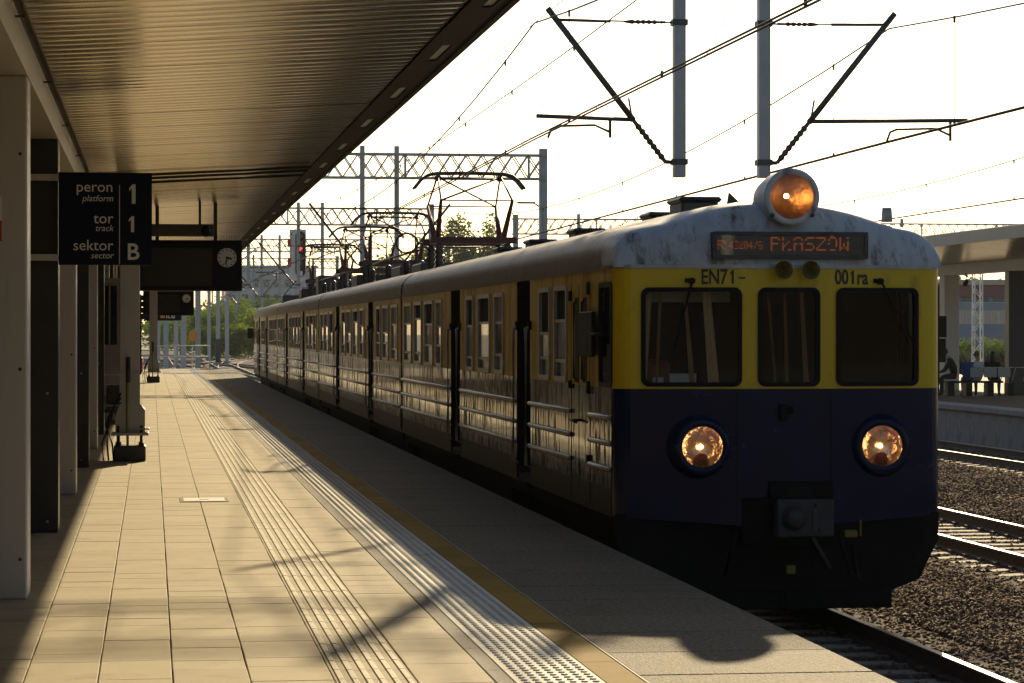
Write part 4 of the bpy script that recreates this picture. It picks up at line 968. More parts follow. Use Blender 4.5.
# ================================================================== PORTALS AND OVERHEAD LINE
ZT0, ZT1 = 7.35, 8.2
def cantilever(parent, xp, Y, sgn, xt):
    push = sgn > 0
    cv = MB(); cv.box(xp - .11, xp + .11, Y - .11, Y + .11, 6.20, 6.28); cv.box(xp - .11, xp + .11, Y - .11, Y + .11, 4.20, 4.28)
    foot = Vector((xp + sgn * .2, Y, 4.24)); tip = Vector((xt + sgn * .06, Y, 6.42))
    cv.tube([(xp + sgn * .1, Y, 4.24), foot], .03, 6); u = (tip - foot).normalized()
    cv.tube([foot + u * .75, tip], .045, 8)
    cv.tube([(xp + sgn * .1, Y, 6.24), (xt - sgn * .18, Y, 6.24 + .02)], .012, 6); cv.tube([(xp + sgn * .95 + sgn * .05, Y, 6.245), (xt - sgn * .1, Y, 6.255)], .022, 6)
    c_ = cv.build('cantilever', 'cantilever_steel', parent)
    ins = MB(); ins.lathe(foot, u, [(0, .03)] + [(.05 + .045 * k, .05 if k % 2 else .03) for k in range(15)] + [(.76, .03)], 10); ins.build('insulator', 'insulator', c_); ins = MB()
    ins.lathe((xp + sgn * .2, Y, 6.243), (sgn, 0, 0), [(0, .02)] + [(.12 + .04 * k, .035 if k % 2 else .018) for k in range(10)] + [(.6, .015)], 10); ins.build('insulator', 'insulator', c_)
    st = MB(); a = foot + u * ((4.86 - foot.z) / u.z)
    reach = xt + sgn * (1.15 if push else .22)
    st.tube([(a.x - sgn * .04, Y, 4.84), (reach + sgn * .0, Y, 4.88)], .03, 6); st.tube([(a.x, Y, 4.86), (a.x + sgn * .05, Y, 5.15)], .015, 5)
    q = xt + sgn * .9 if push else xt - sgn * .85
    sa_ = -sgn if push else sgn
    st.tube([(q, Y + .02, 4.87), (q, Y + .02, 4.58)], .022, 6); st.tube([(q, Y + .02, 4.66), (q + sa_ * .22, Y + .02, 4.76), (xt - sa_ * .1, Y + .02, 4.74), (xt, Y + .02, 4.70), (xt + sa_ * .05, Y + .02, 4.57)], .018, 6)
    st.tube([(xt, Y, 6.24), (xt + sgn * .15, Y, 4.88)], .004, 4)
    st.build('steady_arm', 'cantilever_steel', c_)
def portal(Y, xl, xr, posts, label, base_l=True, cants=((0, -1, T1 + .13), (1, 1, T2 - .1)), legs=True, zt=(ZT0, ZT1), roofdrop=0):
    Z0, Z1 = zt
    pt = thing('catenary_portal', label, 'gantry', (xl, Y, 0), 'steel portals carrying the overhead line')
    mb = MB(); hw = .26
    for yy in (Y - hw, Y + hw):
        for zz in (Z0, Z1): mb.bar((xl - .2, yy, zz), (xr + .1, yy, zz), .045 if Y < 60 else .075)
    mb.build('chord', 'steel', pt)
    mb = MB(); n = max(4, int((xr - xl) / .56)); st = (xr - xl) / n
    for k in range(n):
        xa, xb = xl + k * st, xl + (k + 1) * st
        for yy in (Y - hw, Y + hw):
            mb.bar((xa, yy - .02, Z0), (xb, yy - .02, Z1), .018 if Y < 60 else .04) if k % 2 == 0 or Y > 60 else None; mb.bar((xa, yy + .02, Z1), (xb, yy + .02, Z0), .018 if Y < 60 else .04) if k % 2 or Y > 60 else None
        if k % 8 == 0:
            mb.bar((xa, Y - hw, Z0), (xa, Y - hw, Z1), .08); mb.bar((xa, Y - hw, Z0), (xa, Y + hw, Z0), .05); mb.bar((xa, Y - hw, Z1), (xa, Y + hw, Z1), .05)
    q = mb.build('lattice', 'steel', pt); 
    if legs:
        for i, xx in enumerate((xl, xr)):
            b = MB(); zb = 0.55 if (i == 0 and base_l) else BAL - .3
            b.bbox(xx - .14, xx + .14, Y - .16, Y + .16, zb, Z1 + .25, .01); b.build('leg', 'column_white' if (i == 0 and base_l) else 'steel', pt)
    for k, xx in enumerate(posts):
        b = MB(); b.bbox(xx - .085, xx + .085, Y - .085, Y + .085, 4.02, Z1 + .3, .008); po_ = b.build('drop_post', 'steel', pt)
        for (ki, sg_, xt) in cants:
            if ki == k: cantilever(po_, xx, Y, sg_, xt)
    return pt
def leg_base(pt, x, Y):                                   # bolted foot with earthing cable on the platform
    mb = MB(); mb.bbox(x - .22, x + .22, Y - .24, Y + .24, 0, .22, .015); mb.build('foot_block', 'dark_steel', pt)
    mb = MB()
    for sx in (-.16, .16):
        for sy in (-.17, .17): mb.lathe((x + sx, Y + sy, .2), (0, 0, 1), [(0, .04), (.06, .04), (.061, .022), (.3, .022), (.301, 0)], 8)
    mb.build('anchor_bolt', 'dark_steel', pt)
    mb = MB(); mb.bbox(x - .26, x + .26, Y - .26, Y + .26, .36, .40, .004); mb.bbox(x - .15, x + .27, Y - .2, Y + .2, .44, .46, .004); mb.build('base_plate', 'steel', pt)
    mb = MB(); mb.prism([(x - .20, .40), (x + .21, .40), (x + .21, .72), (x + .14, .80), (x + .14, 1.25), (x - .14, 1.25), (x - .14, .80), (x - .20, .62)], Y - .18, Y + .18); mb.build('foot_stiffener', 'steel', pt)
    mb = MB(); mb.tube([(x - .03, Y - .2, .02), (x - .03, Y - .2, 1.4)], .018, 6); mb.build('earth_strip', 'earth_green', pt)
    mb = MB(); mb.tube([(x - .02, Y - .2, 1.1), (x - .02, Y - .2, 1.45)], .03, 6); mb.build('cable_clamp', 'dark_steel', pt)
    for e in (0, .07, .14):
        mb = MB(); mb.tube([(x - .12, Y - .18, .95 - e), (x - .2, Y - .22, .80), (x - .28 - e * .4, Y - .24, .52), (x - .38 + e, Y - .26, .25), (x - .36 + e, Y - .26, .02)], .013, 6); mb.build('earth_cable', 'cable_black', pt)
PA, PB = 7.5, 8.74
Y1 = dY(38.9, PA); Y2 = dY(97.5, PA)
x1 = X_at(129.5, Y1 - .6); p1 = portal(Y1, x1, 14.1, (PA, PB), 'steel portal with cable draped foot and two hanging posts above the train', True); leg_base(p1, x1, Y1)
x2 = X_at(153.5, Y2); p2 = portal(Y2, x2, 14.07, (PA, PB), 'lattice steel portal behind the raised pantographs'); leg_base(p2, x2, Y2)
portal(-19.0, x1, 14.1, (PA, PB), 'steel portal standing behind the first platform columns')
lbl = ['lattice portal just beyond the platform end ramp', 'lattice portal over the yard throat, second beyond platform end', 'lattice portal over the yard throat, third beyond platform end', 'lattice portal over the yard throat, fourth beyond platform end', 'farthest lattice portal over the yard throat before the bushes']
for k, (d, xa, xb) in enumerate(((140, X_at(198, 140), 14.4), (187, -3, 15), (235, -6, 16), (285, -8, 17), (340, -8, 18))):
    Y = dY(d, 7); portal(Y, xa, xb, (PA, PB, (xa + PA) / 2), lbl[k], False, cants=((0, -1, T1), (1, 1, T2), (2, -1, xa + 1)) if k < 3 else ())
portal(156, 36, 64, (44, 53), 'wide lattice portal rising behind the opposite platform roof', False, cants=(), zt=(7.35, 8.2))
portal(152, 20.4, 33, (24,), 'lattice portal with tall end leg behind the train roof', False, cants=())
supports = [-77, -19.0, Y1, Y2, dY(140, 7), dY(187, 7), dY(235, 7), dY(285, 7), dY(340, 7)]
def overhead(xt, label, nd=9, zc_=4.56, z0=6.2, sag=.95, two=True):
    ov = thing('overhead_line', label, 'cable', (xt, 0, zc_), 'overhead lines above the tracks')
    for dx in ((-.035, .035) if two else (0,)):
        mb = MB(); pts = []
        for i, y in enumerate(supports): pts.append((xt + dx + (.12 if i % 2 else -.12), y, zc_))
        mb.tube(pts, .0125, 5); mb.build('contact_wire', 'wire', ov)
    mw = MB()
    for i in range(len(supports) - 1):
        ya, yb = supports[i], supports[i + 1]; L = yb - ya; sg = sag * (L / 57.0) ** 2
        pts = [(xt + ((.12 if i % 2 else -.12) * (1 - u) + (-.12 if i % 2 else .12) * u), ya + L * u, z0 - sg * 4 * u * (1 - u)) for u in [k / 16 for k in range(17)]]
        mw.tube(pts, .0125, 5, caps=False)
        for k in range(nd):
            u = (k + .5) / nd; x = pts[0][0] * (1 - u) + pts[-1][0] * u; y = ya + L * u; z = z0 - sg * 4 * u * (1 - u)
            if y > 300 or y < -10: continue
            d_ = MB(); d_.tube([(x, y, zc_), (x, y, z)], .005, 4); d_.box(x - .012, x + .012, y - .02, y + .02, zc_ - .01, zc_ + .05); d_.box(x - .012, x + .012, y - .02, y + .02, z - .07, z + .02); d_.build('dropper', 'wire', ov)
    mw.build('messenger_wire', 'wire', ov)
overhead(T1, 'overhead wires running above the yellow train'); overhead(T2, 'overhead wires above the empty track beside the train'); overhead(T3, 'overhead wires in front of the opposite platform roof')
# cantilever registration for track three comes off its own wall side masts
mb = MB(); 
ax = thing('auxiliary_wire', 'second thin messenger cable hung beside the wires above the train', 'cable', (6.4, 40, 6.0))
mb = MB(); pts = [(6.45 - .004 * (y - 30), y, 6.05 + .00028 * (y - 62) ** 2) for y in range(-19, 98, 6)]; mb.tube(pts, .010, 5); mb.build('wire', 'wire', ax)
for y in range(20, 96, 7):
    z_ = 6.05 + .00028 * (y - 62) ** 2; x_ = 6.45 - .004 * (y - 30); mb = MB(); mb.tube([(x_, y, z_), (T1 + .03, y, 4.56)], .0045, 4); mb.box(x_ - .012, x_ + .012, y - .02, y + .02, z_ - .07, z_ + .02); mb.build('dropper', 'wire', ax)
fw = thing('feeder_wire', 'thin feeder cable strung along the tops of the portals', 'cable', (PA + .6, Y1, 8.3))
mb = MB(); mb.tube([(PA + .6, y, 8.4) for y in supports], .009, 5); mb.build('wire', 'wire', fw)

# ================================================================== SIGNAL
sgd = 150.0; c = at(298.5, 280, sgd); s = F_PX / sgd
sig = thing('railway_signal', 'railway signal showing a red light on a white board above the train roof', 'signal', (c.x, c.y, BAL))
sx = lambda p: c.x + (p - 298.5) / s; szz = lambda p: H + (HOR - p) / s
mb = MB(); mb.box(sx(289.5), sx(306), c.y, c.y + .05, szz(280.5), szz(229.5)); mb.build('back_board', 'sign_white', sig)
for (a, b) in ((239, 247), (258, 267)):
    mb = MB(); mb.box(sx(287.5), sx(291), c.y - .02, c.y + .0, szz(b), szz(a)); mb.build('red_stripe', 'sign_red', sig)
mb = MB(); mb.prism(rrect(sx(300.3), szz(254), 4.9 / s, 22.5 / s, 4.7 / s, 6), c.y - .12, c.y - .003); hd = mb.build('signal_head', 'display_black', sig)
for i, py in enumerate((236.5, 243, 249.7, 256.5, 263)):
    mb = MB(); mb.lathe((sx(300.4), c.y - .12, szz(py)), (0, -1, 0), [(-.01, 2.4 / s), (.03, 2.3 / s), (.03, 0)], 14, smooth=False); mb.build('signal_lens', 'signal_red' if i == 2 else 'screen', hd)
mb = MB(); mb.box(sx(299), sx(302.5), c.y - .14, c.y - .10, szz(276), szz(271)); mb.build('number_plate', 'sign_white', sig)
mb = MB(); mb.tube([(c.x + .1, c.y + .15, BAL - .2), (c.x + .1, c.y + .15, szz(229))], .09, 8); mb.build('mast', 'galvanised', sig)

# ================================================================== FURNITURE ON PLATFORM ONE
kd = 53.0; ky = dY(kd, -.7)
kk = thing('waiting_shelter', 'grey panelled shelter with a window behind the dark columns', 'shelter', (-1.6, ky + 2, 0))
mb = MB(); mb.box(-2.8, -.60, ky, ky + 4.5, .08, 2.75); mb.build('wall', 'fascia_grey', kk)
mb = MB(); mb.box(-2.9, -.50, ky - .1, ky + 4.6, 2.75, 2.85); mb.build('roof', 'fascia_grey', kk)
for (a, b) in ((-.95, -.84), (-.80, -.68), (-1.6, -1.0), (-2.5, -1.7)):
    mb = MB(); mb.box(a, b, ky - .012, ky - .002, 1.55, 2.7); mb.build('window', 'screen', kk)
for z in (.95, .75):
    mb = MB(); mb.box(-2.8, -.6, ky - .015, ky - .002, z, z + .03); mb.build('rub_rail', 'steel', kk)
by = 48.6
bn = thing('platform_bench', 'dark metal seat bench beside the pale portal leg', 'bench', (-.85, by, 0))
for k in range(3):
    xx = -1.55 + k * .36
    mb = MB(); mb.bbox(xx + .02, xx + .34, by, by + .45, .42, .47, .02); mb.build('seat', 'dark_steel', bn)
    mb = MB(); mb.bbox(xx + .02, xx + .34, by + .42, by + .46, .50, .85, .015); mb.build('backrest', 'dark_steel', bn)
    mb = MB(); mb.tube([(xx, by + .02, .47), (xx, by + .02, .66), (xx, by + .4, .66), (xx, by + .4, .47)], .015, 6); mb.build('armrest', 'dark_steel', bn)
mb = MB(); mb.bbox(-1.55, -.47, by + .18, by + .26, .36, .42, .01); mb.build('seat_beam', 'dark_steel', bn)
for xx in (-1.4, -.62): mb = MB(); mb.bbox(xx - .03, xx + .03, by + .16, by + .28, 0, .36, .01); mb.build('leg', 'dark_steel', bn)
# information stand farther along
p = at(140.3, 374, 115); s = F_PX / 115
st = thing('information_stand', 'black information stand with stacked panels on the far platform', 'sign', (p.x, p.y, 0))
mb = MB(); mb.bbox(p.x - .05, p.x + .05, p.y, p.y + .06, 0, 3.4, .008); mb.build('post', 'display_black', st)
for k in range(4): mb = MB(); mb.bbox(p.x - .15, p.x + .24, p.y - .03, p.y - .003, 2.35 + k * .26, 2.58 + k * .26, .008); mb.build('panel', 'display_black', st)
p = at(139, 374, 118)
fe = thing('litter_bin', 'red litter bin beside the black information stand', 'bin', (p.x, p.y, 0))
mb = MB(); mb.lathe((p.x, p.y, 0), (0, 0, 1), [(0.05, 0), (.05, .16), (.1, .17), (.62, .18), (.62, .15), (.3, .14)], 14); mb.build('body', 'sign_red', fe)
mb = MB(); mb.tube([(p.x, p.y, 0), (p.x, p.y, .06)], .05, 8); mb.build('foot', 'dark_steel', fe)
mb = MB(); mb.lathe((p.x, p.y, 0), (0, 0, 1), [(.6, .19), (.65, .19), (.7, .1), (.72, 0)], 14); mb.build('lid', 'sign_red', fe)
# station name sign, mostly hidden
Y = 121.0; s = S_at(0, Y); fx = lambda p: X_at(p, Y); fz = lambda p: H + (HOR - p) / s
ns = thing('station_name_sign', 'blue name sign with orange pictogram hung beneath the far canopy end', 'sign', (fx(163), Y, fz(321)))
mb = MB(); mb.box(fx(144), fx(181.5), Y, Y + .06, fz(320.6), fz(312.5)); mb.build('board', 'sign_blue', ns)
mb = MB(); mb.box(fx(160.5), fx(164.8), Y - .006, Y - .001, fz(318), fz(313.2)); mb.build('pictogram', 'sign_orange', ns)
text('lettering', 'ice', (fx(165.8), Y - .006, fz(318.2)), 5.6 / s / .69, 'sign_white', ns, offs=.006)
for px in (150, 176): mb = MB(); mb.box(fx(px) - .03, fx(px) + .03, Y + .01, Y + .05, fz(312.6), 4.0); mb.build('hanger', 'steel', ns)
mb = MB(); mb.box(fx(146), fx(180), CY1 + .1, Y + .06, 3.93, 4.0); mb.build('hanger_frame', 'steel', ns)
# orange plate on portal leg and end barriers
Yp = dY(140, 7); s = S_at(2.4, Yp); X0 = X_at(192.5, Yp)
os_ = thing('warning_plate', 'orange warning plate fixed to a pale portal leg', 'sign', (X0, Yp - .3, H + (HOR - 341) / s))
mb = MB(); mb.bbox(X0 - .18, X0 + .18, Yp - .24, Yp - .2, H + (HOR - 341.2) / s, H + (HOR - 331) / s, .01); mb.build('plate', 'sign_orange', os_)
mb = MB(); mb.box(X0 - .1, X0 + .25, Yp - .2, Yp - .162, H + (HOR - 336) / s - .04, H + (HOR - 336) / s + .04); mb.build('bracket', 'steel', os_)
br = thing('end_barrier', 'white tubular barrier closing the platform end', 'barrier', (1.5, PY1 - .3, 0))
for xx in (-.6, .25, 1.1, 1.95, 2.8):
    mb = MB(); mb.tube([(xx, PY1 - .3, 0), (xx, PY1 - .3, 1.15)], .03, 6); mb.build('post', 'white_paint', br)
for z in (.6, 1.13): mb = MB(); mb.tube([(-.6, PY1 - .3, z), (2.8, PY1 - .3, z)], .025, 6); mb.build('rail', 'white_paint', br)
def mast(px, d, ztop, label, r=.13, dark=False):
    p = at(px, 340, d); m_ = thing('steel_mast', label, 'mast', (p.x, p.y, BAL), 'masts in the yard throat')
    b = MB(); b.bbox(p.x - r, p.x + r, p.y - r, p.y + r, BAL - .2, ztop, .01); b.build('post', 'galvanised', m_)
    b = MB(); b.bbox(p.x - r * 1.8, p.x + r * 1.8, p.y - r * 1.8, p.y + r * 1.8, BAL - .2, BAL + .35, .02); b.build('footing', 'concrete', m_)
    b = MB(); b.bar((p.x, p.y - .2, ztop - .5), (p.x + 2.6, p.y - .2, ztop - .2), .08); b.tube([(p.x, p.y - .2, ztop - 2.2), (p.x + 2.4, p.y - .2, ztop - .3)], .05, 6); b.build('bracket_arm', 'galvanised', m_)
    if dark: b = MB(); b.bbox(p.x - r * 1.3, p.x + r * 1.3, p.y - r * 1.3, p.y + r * 1.3, BAL + .3, BAL + 2.2, .01); b.build('sleeve', 'dark_steel', m_)
for (px, d, zt, dk) in ((183.5, 160, 8.2, False), (166, 172, 8.4, False), (218, 215, 9.5, True), (227, 225, 9.0, False), (176, 200, 8.6, False), (158, 190, 8.2, False), (209, 260, 9, False), (236, 300, 9, False), (262, 330, 10, False)):
    mast(px, d, zt, 'pale steel mast with a dark sleeve in the yard throat' if dk else 'plain pale steel mast with bracket arm in the yard throat', .16, dk)
# street lamp behind the train
p = at(541, 240, 190); s = F_PX / 190
sl = thing('street_lamp', 'curved arm street lamp standing beyond the train roof', 'street lamp', (p.x, p.y, BAL))
zt = H + (HOR - 203) / s
mb = MB(); mb.tube([(p.x, p.y, BAL - .2), (p.x, p.y, zt - .8), (p.x - .15, p.y, zt - .25), (p.x - .5, p.y, zt)], [.1, .08, .06, .05], 8); mb.build('post', 'dark_steel', sl)
mb = MB(); mb.bbox(p.x - 1.7, p.x - .4, p.y - .12, p.y + .12, zt - .06, zt + .08, .04); mb.build('lamp_head', 'dark_steel', sl)

# ================================================================== OPPOSITE PLATFORM
QX = 19.6
pq = structure('opposite_platform', (QX + 5, 70, -1.0))
mb = MB(); mb.box(QX + .12, 34, -20, 150, -1.2, -.10); mb.build('platform_core', 'concrete', pq)
mb = MB(); mb.box(QX + .05, 34, -20, 150, -.099, 0.0); mb.build('paving', 'edge_slab', pq)
mb = MB(); mb.bbox(-.08, .6, -.995, .995, -.12, .012, .015); CP = mb.mesh('coping_slab', 'concrete')
mb = MB(); mb.bbox(0, .12, -.49, .49, -.22 - .9, -.121, .008); WP = mb.mesh('wall_panel', 'concrete')
for k in range(60):
    y = 38 + k * 1.0; place('wall_panel', WP, pq, (QX, y, 0))
    if k % 2 == 0: place('coping_slab', CP, pq, (QX - .02, y, 0))
c2 = thing('opposite_canopy', 'second platform roof with ribbed lining across the tracks', 'canopy', (24.4, 80, 0))
OX0, OX1 = 21.2, 24.2
def zo(x): return 4.15 - (x - OX0) / (OX1 - OX0) * .29
ceiling(c2, OX0 + .02, OX1 + .02, zo, 30, 128)
ceiling(c2, OX1 + .55, OX1 + 3.5, lambda x: 3.88, 30, 128)
mb = MB(); mb.box(OX0 - .03, OX0 + .02, 30, 128, zo(OX0) - .02, zo(OX0) + .29); mb.build('edge_fascia', 'fascia_grey', c2)
mb = MB(); mb.prism([(OX0 + .021, zo(OX0) + .06), (OX1, zo(OX1) + .1), (OX1 + 3.6, 3.98), (OX1 + 3.6, 4.25), (OX1, 4.25), (OX0 + .021, zo(OX0) + .27)], 30, 128); mb.build('roof_deck', 'roof_sheet', c2)
mb = MB(); mb.bbox(OX0 + 1.2, OX1 + 1, 64, 128, 4.2, 4.62, .05); mb.build('roof_upstand', 'roof_sheet', c2)
mb = MB(); mb.box(OX1, OX1 + .5, 30, 128, 3.54, zo(OX1) + .05); mb.build('main_beam', 'column_white', c2)
def col2(y, l_, mt): mb = MB(); mb.bbox(OX1 + .003, OX1 + .47, y, y + l_, 0, 3.54, .012); mb.build('column', mt, c2)
yy0 = Y_side(944.5, OX1); yy1 = Y_side(1004.5, OX1)
# columns repeat along the beam as on this platform
for k in range(-3, 5): col2(yy0 + k * 11.7 - (.0), .55, 'column_white')
for k in range(-4, 4): col2(yy1 - .4 + k * 11.7, .4, 'column_dark')
p = at(966, 283, 81); cam2 = thing('security_camera', 'dark camera hanging beneath the opposite platform beam', 'camera', (p.x, p.y, p.z - .2))
mb = MB(); mb.lathe((p.x, p.y, p.z), (-.5, -.6, -.4), [(-.1, 0), (-.09, .07), (.08, .075), (.12, .05), (.13, 0)], 12); mb.build('body', 'display_black', cam2)
mb = MB(); mb.tube([(p.x, p.y, p.z), (p.x, p.y, 3.56)], .02, 6); mb.build('bracket', 'dark_steel', cam2)

# dark wall beside the right hand column edge
# bench on the opposite platform and people on it
bx0, bx1, byy = X_at(946, 74.3), X_at(1001, 74.3), 74.3
b2 = thing('platform_bench', 'long dark bench with pale back supports on the opposite platform', 'bench', ((bx0 + bx1) / 2, byy, 0))
mb = MB(); mb.bbox(bx0, bx1, byy - .25, byy + .25, .36, .42, .015); mb.build('seat', 'display_black', b2)
for k in range(3):
    xa_ = bx0 + .62 + k * .40; mb = MB(); mb.bbox(xa_, xa_ + .37, byy - .30, byy - .27, .52, .80, .012); mb.build('backrest_panel', 'steel', b2)
for k in range(5):
    xx = bx0 + .95 + k * .33; mb = MB(); mb.tube([(xx - .08, byy - .22, .42), (xx, byy - .295, .80), (xx + .28, byy - .295, .80)], .012, 6); mb.build('backrest_support', 'white_paint', b2)
for xx in (bx0 + .1, bx0 + .62, bx0 + 1.25, bx0 + 1.85): mb = MB(); mb.bbox(xx - .09, xx + .09, byy - .2, byy + .2, 0, .36, .01); mb.build('leg', 'display_black', b2)

def person(label, loc, face, top, legs_, hair, lean=0.0, hairlen=0.0, head_tilt=0.0, size=.87):
    # local frame: x forward, y left, z up; seat height .48
    pr = thing('person', label, 'person', loc, None)
    P_ = {}
    hip = Vector((0, 0, .58)); t = lambda h: Vector((math.sin(lean) * h, 0, math.cos(lean) * h)) + hip
    nodes = [(hip, .155), (t(.22), .135), (t(.40), .155), (t(.50), .10), (t(.57), .055), (t(.62), .05)]
    edges = [(0, 1), (1, 2), (2, 3), (3, 4), (4, 5)]
    for s in (-1, 1):
        i = len(nodes); sh = t(.46) + Vector((0, s * .19, 0))
        el = sh + Vector((.06 + .22 * math.sin(lean), s * .05, -.27)); wr = Vector((max(el.x + .18, .30), s * .10, .66))
        hd_ = wr + (wr - el).normalized() * .09
        nodes += [(sh, .065), (el, .045), (wr, .032), (hd_, .035)]; edges += [(2, i), (i, i + 1), (i + 1, i + 2), (i + 2, i + 3)]
        j = len(nodes); nodes += [(Vector((.06, s * .09, .57)), .10), (Vector((.43, s * .12, .53)), .072), (Vector((.42, s * .12, .10)), .045), (Vector((.44, s * .12, .045)), .042), (Vector((.60, s * .14, .035)), .034)]
        edges += [(0, j), (j, j + 1), (j + 1, j + 2), (j + 2, j + 3), (j + 3, j + 4)]
    me = bpy.data.meshes.new('body'); me.from_pydata([tuple(n[0]) for n in nodes], edges, [])
    ob = bpy.data.objects.new('body', me); COL.objects.link(ob)
    sk = ob.modifiers.new('skin', 'SKIN')
    if not me.skin_vertices: me.skin_vertices.new()
    for v, n in zip(me.skin_vertices[0].data, nodes): v.radius = (n[1], n[1])
    me.skin_vertices[0].data[0].use_root = True
    ob.modifiers.new('sub', 'SUBSURF').levels = 2
    dg = bpy.context.evaluated_depsgraph_get(); m2 = bpy.data.meshes.new_from_object(ob.evaluated_get(dg)); bpy.data.objects.remove(ob)
    mb = MB(); mb.v = [tuple(v.co) for v in m2.vertices]
    for f in m2.polygons:
        c = f.center; hd = (t(.62) - c).length < .1 or (abs(c.y) < .16 and c.x > .27 and .6 < c.z < .72 and (c - Vector((c.x, 0, .66))).length > .0 and c.z > .61)
        arm_low = False
        leg = c.z < .50 or (c.x > .12 and c.z < .62)
        foot = c.z < .09
        mi = 2 if hd and not leg else (3 if foot else (1 if leg else 0))
        mb.f.append(tuple(f.vertices)); mb.m.append(mi); mb.sm.append(True)
    # head with nose, ears and brow
    hc = t(.74) + Vector((.02 + .05 * head_tilt, 0, -.02 * head_tilt)); fw = Vector((math.cos(-head_tilt), 0, math.sin(-head_tilt))); up = Vector((math.sin(head_tilt), 0, math.cos(head_tilt)))
    mb.lathe(hc, up, [(-.125, .0), (-.115, .04), (-.08, .062), (-.03, .075), (.03, .08), (.08, .066), (.11, .035), (.12, 0)], 14, 2)
    mb.lathe(hc + fw * .075 - up * .01, fw, [(-.01, .018), (.022, .008), (.026, 0)], 6, 2)
    for s in (-1, 1): mb.lathe(hc + Vector((0, s * .078, 0)), (0, s, 0), [(-.01, .02), (.01, .024), (.012, 0)], 6, 2)
    for s in (-1, 1):                                     # fingers and thumb
        el = t(.46) + Vector((0, s * .19, 0)) + Vector((.06 + .22 * math.sin(lean), s * .05, -.27)); wr = Vector((max(el.x + .18, .30), s * .10, .66)); u = (wr - el).normalized(); tip = wr + u * .09
        for k in range(4):
            o_ = Vector((0, (k - 1.5) * .018, 0)); L = (.065, .075, .072, .055)[k]; mb.tube([tip + o_, tip + o_ + u * L * .5 - Vector((0, 0, .01)), tip + o_ + u * L - Vector((0, 0, .03))], [.009, .008, .006], 5, 2)
        mb.tube([wr + u * .03, wr + u * .06 + Vector((0, -s * .045, 0)), wr + u * .10 + Vector((0, -s * .05, -.01))], [.011, .009, .007], 5, 2)
    rz = Matrix.Rotation(face, 4, 'Z')
    def xf(m_): m_.v = [tuple(rz @ (Vector(v) * size) + Vector(loc)) for v in m_.v]
    xf(mb); mb.build('body', [top, legs_, 'skin', 'cloth_black'], pr)
    hb = MB(); hb.lathe(hc - fw * .012 + up * .005, up, [(-.05, .078), (.0, .09), (.04, .092), (.09, .076), (.12, .045), (.133, 0)], 14)
    hb.v = [tuple(Vector(v) - fw * max(0, (Vector(v) - hc).dot(fw) - .045)) if (Vector(v) - hc).dot(up) < .05 else v for v in hb.v]
    if hairlen > 0:
        b0 = hc - fw * .055; hb.tube([b0 + up * .06, b0 - fw * .025, b0 - fw * .03 - up * hairlen * .6, b0 - fw * .01 - up * hairlen], [.085, .09, .085, .04], 10)
    xf(hb); hb.build('hair', hair, pr)
    return pr
pz = 0.0
person('seated person in black bending forward over the bench end', (X_at(956, 74.3), 74.25, 0), R(168), 'cloth_black', 'cloth_black', 'hair_dark', lean=.42, head_tilt=.25, size=.98)
person('seated person with shoulder length blond hair in a blue top', (X_at(968, 74.3), 74.3, 0), R(80), 'cloth_blue', 'jeans', 'hair_blond', lean=.05, hairlen=.24)
person('seated person in a white top with tied brown hair', (X_at(977.5, 74.3), 74.3, 0), R(95), 'cloth_white', 'jeans', 'hair_brown', lean=.05, head_tilt=.15)
person('seated person with long black hair wearing blue jeans', (X_at(992.5, 74.3), 74.3, 0), R(60), 'cloth_black', 'jeans', 'hair_dark', lean=.02, hairlen=.30)
p = at(941.5, 395, 76)
bb = thing('information_stand', 'black two panel information stand beside the yellow train corner', 'sign', (p.x, p.y, 0))
mb = MB(); mb.bbox(p.x - .18, p.x - .06, p.y, p.y + .1, 0, 1.8, .01); mb.build('post', 'display_black', bb)
mb = MB(); mb.bbox(p.x - .3, p.x + .14, p.y - .05, p.y - .003, 1.65, 2.25, .015); mb.build('panel', 'display_black', bb)
mb = MB(); mb.bbox(p.x - .3, p.x + .12, p.y - .05, p.y - .003, .95, 1.62, .015); mb.build('panel', 'display_black', bb)

# ================================================================== BACKGROUND RIGHT
def lattice_mast(px, d, zt, label, w_=.45):
    p = at(px, 340, d); m_ = thing('lattice_mast', label, 'mast', (p.x, p.y, BAL)); h = w_ / 2
    b = MB()
    for sx in (-h, h):
        for sy in (-h, h): b.bar((p.x + sx, p.y + sy, BAL - .2), (p.x + sx * .8, p.y + sy * .8, zt), .05)
    b.build('corner_post', 'white_paint', m_)
    b = MB(); n = int((zt - BAL) / .55)
    for k in range(n):
        z0, z1 = BAL + k * .55, BAL + (k + 1) * .55
        for sy in (-h, h):
            e_ = 1 if k % 2 else -1; b.bar((p.x - h * e_, p.y + sy * .93, z0), (p.x + h * e_, p.y + sy * .93, z1), .03)
        for sx in (-h, h): b.bar((p.x + sx * .93, p.y - h * e_, z0), (p.x + sx * .93, p.y + h * e_, z1), .03)
    b.build('lattice', 'white_paint', m_)
lattice_mast(977.5, 132, 6.2, 'white lattice mast rising behind the opposite bench')
lattice_mast(939.5, 128, 6.2, 'white lattice mast partly hidden by the train corner', .4)
Y = 172.0; s = S_at(50, Y); fz = lambda p: H + (HOR - p) / s
xa, xb = X_at(930, Y), X_at(1040, Y)
fn = thing('slatted_fence', 'pale timber slat fence on a grey wall behind the opposite platform', 'fence', ((xa + xb) / 2, Y, BAL))
mb = MB(); mb.box(xa, xb, Y, Y + .3, BAL - .3, fz(324)); mb.build('base_wall', 'build_grey', fn)
n = int((xb - xa) / .24)
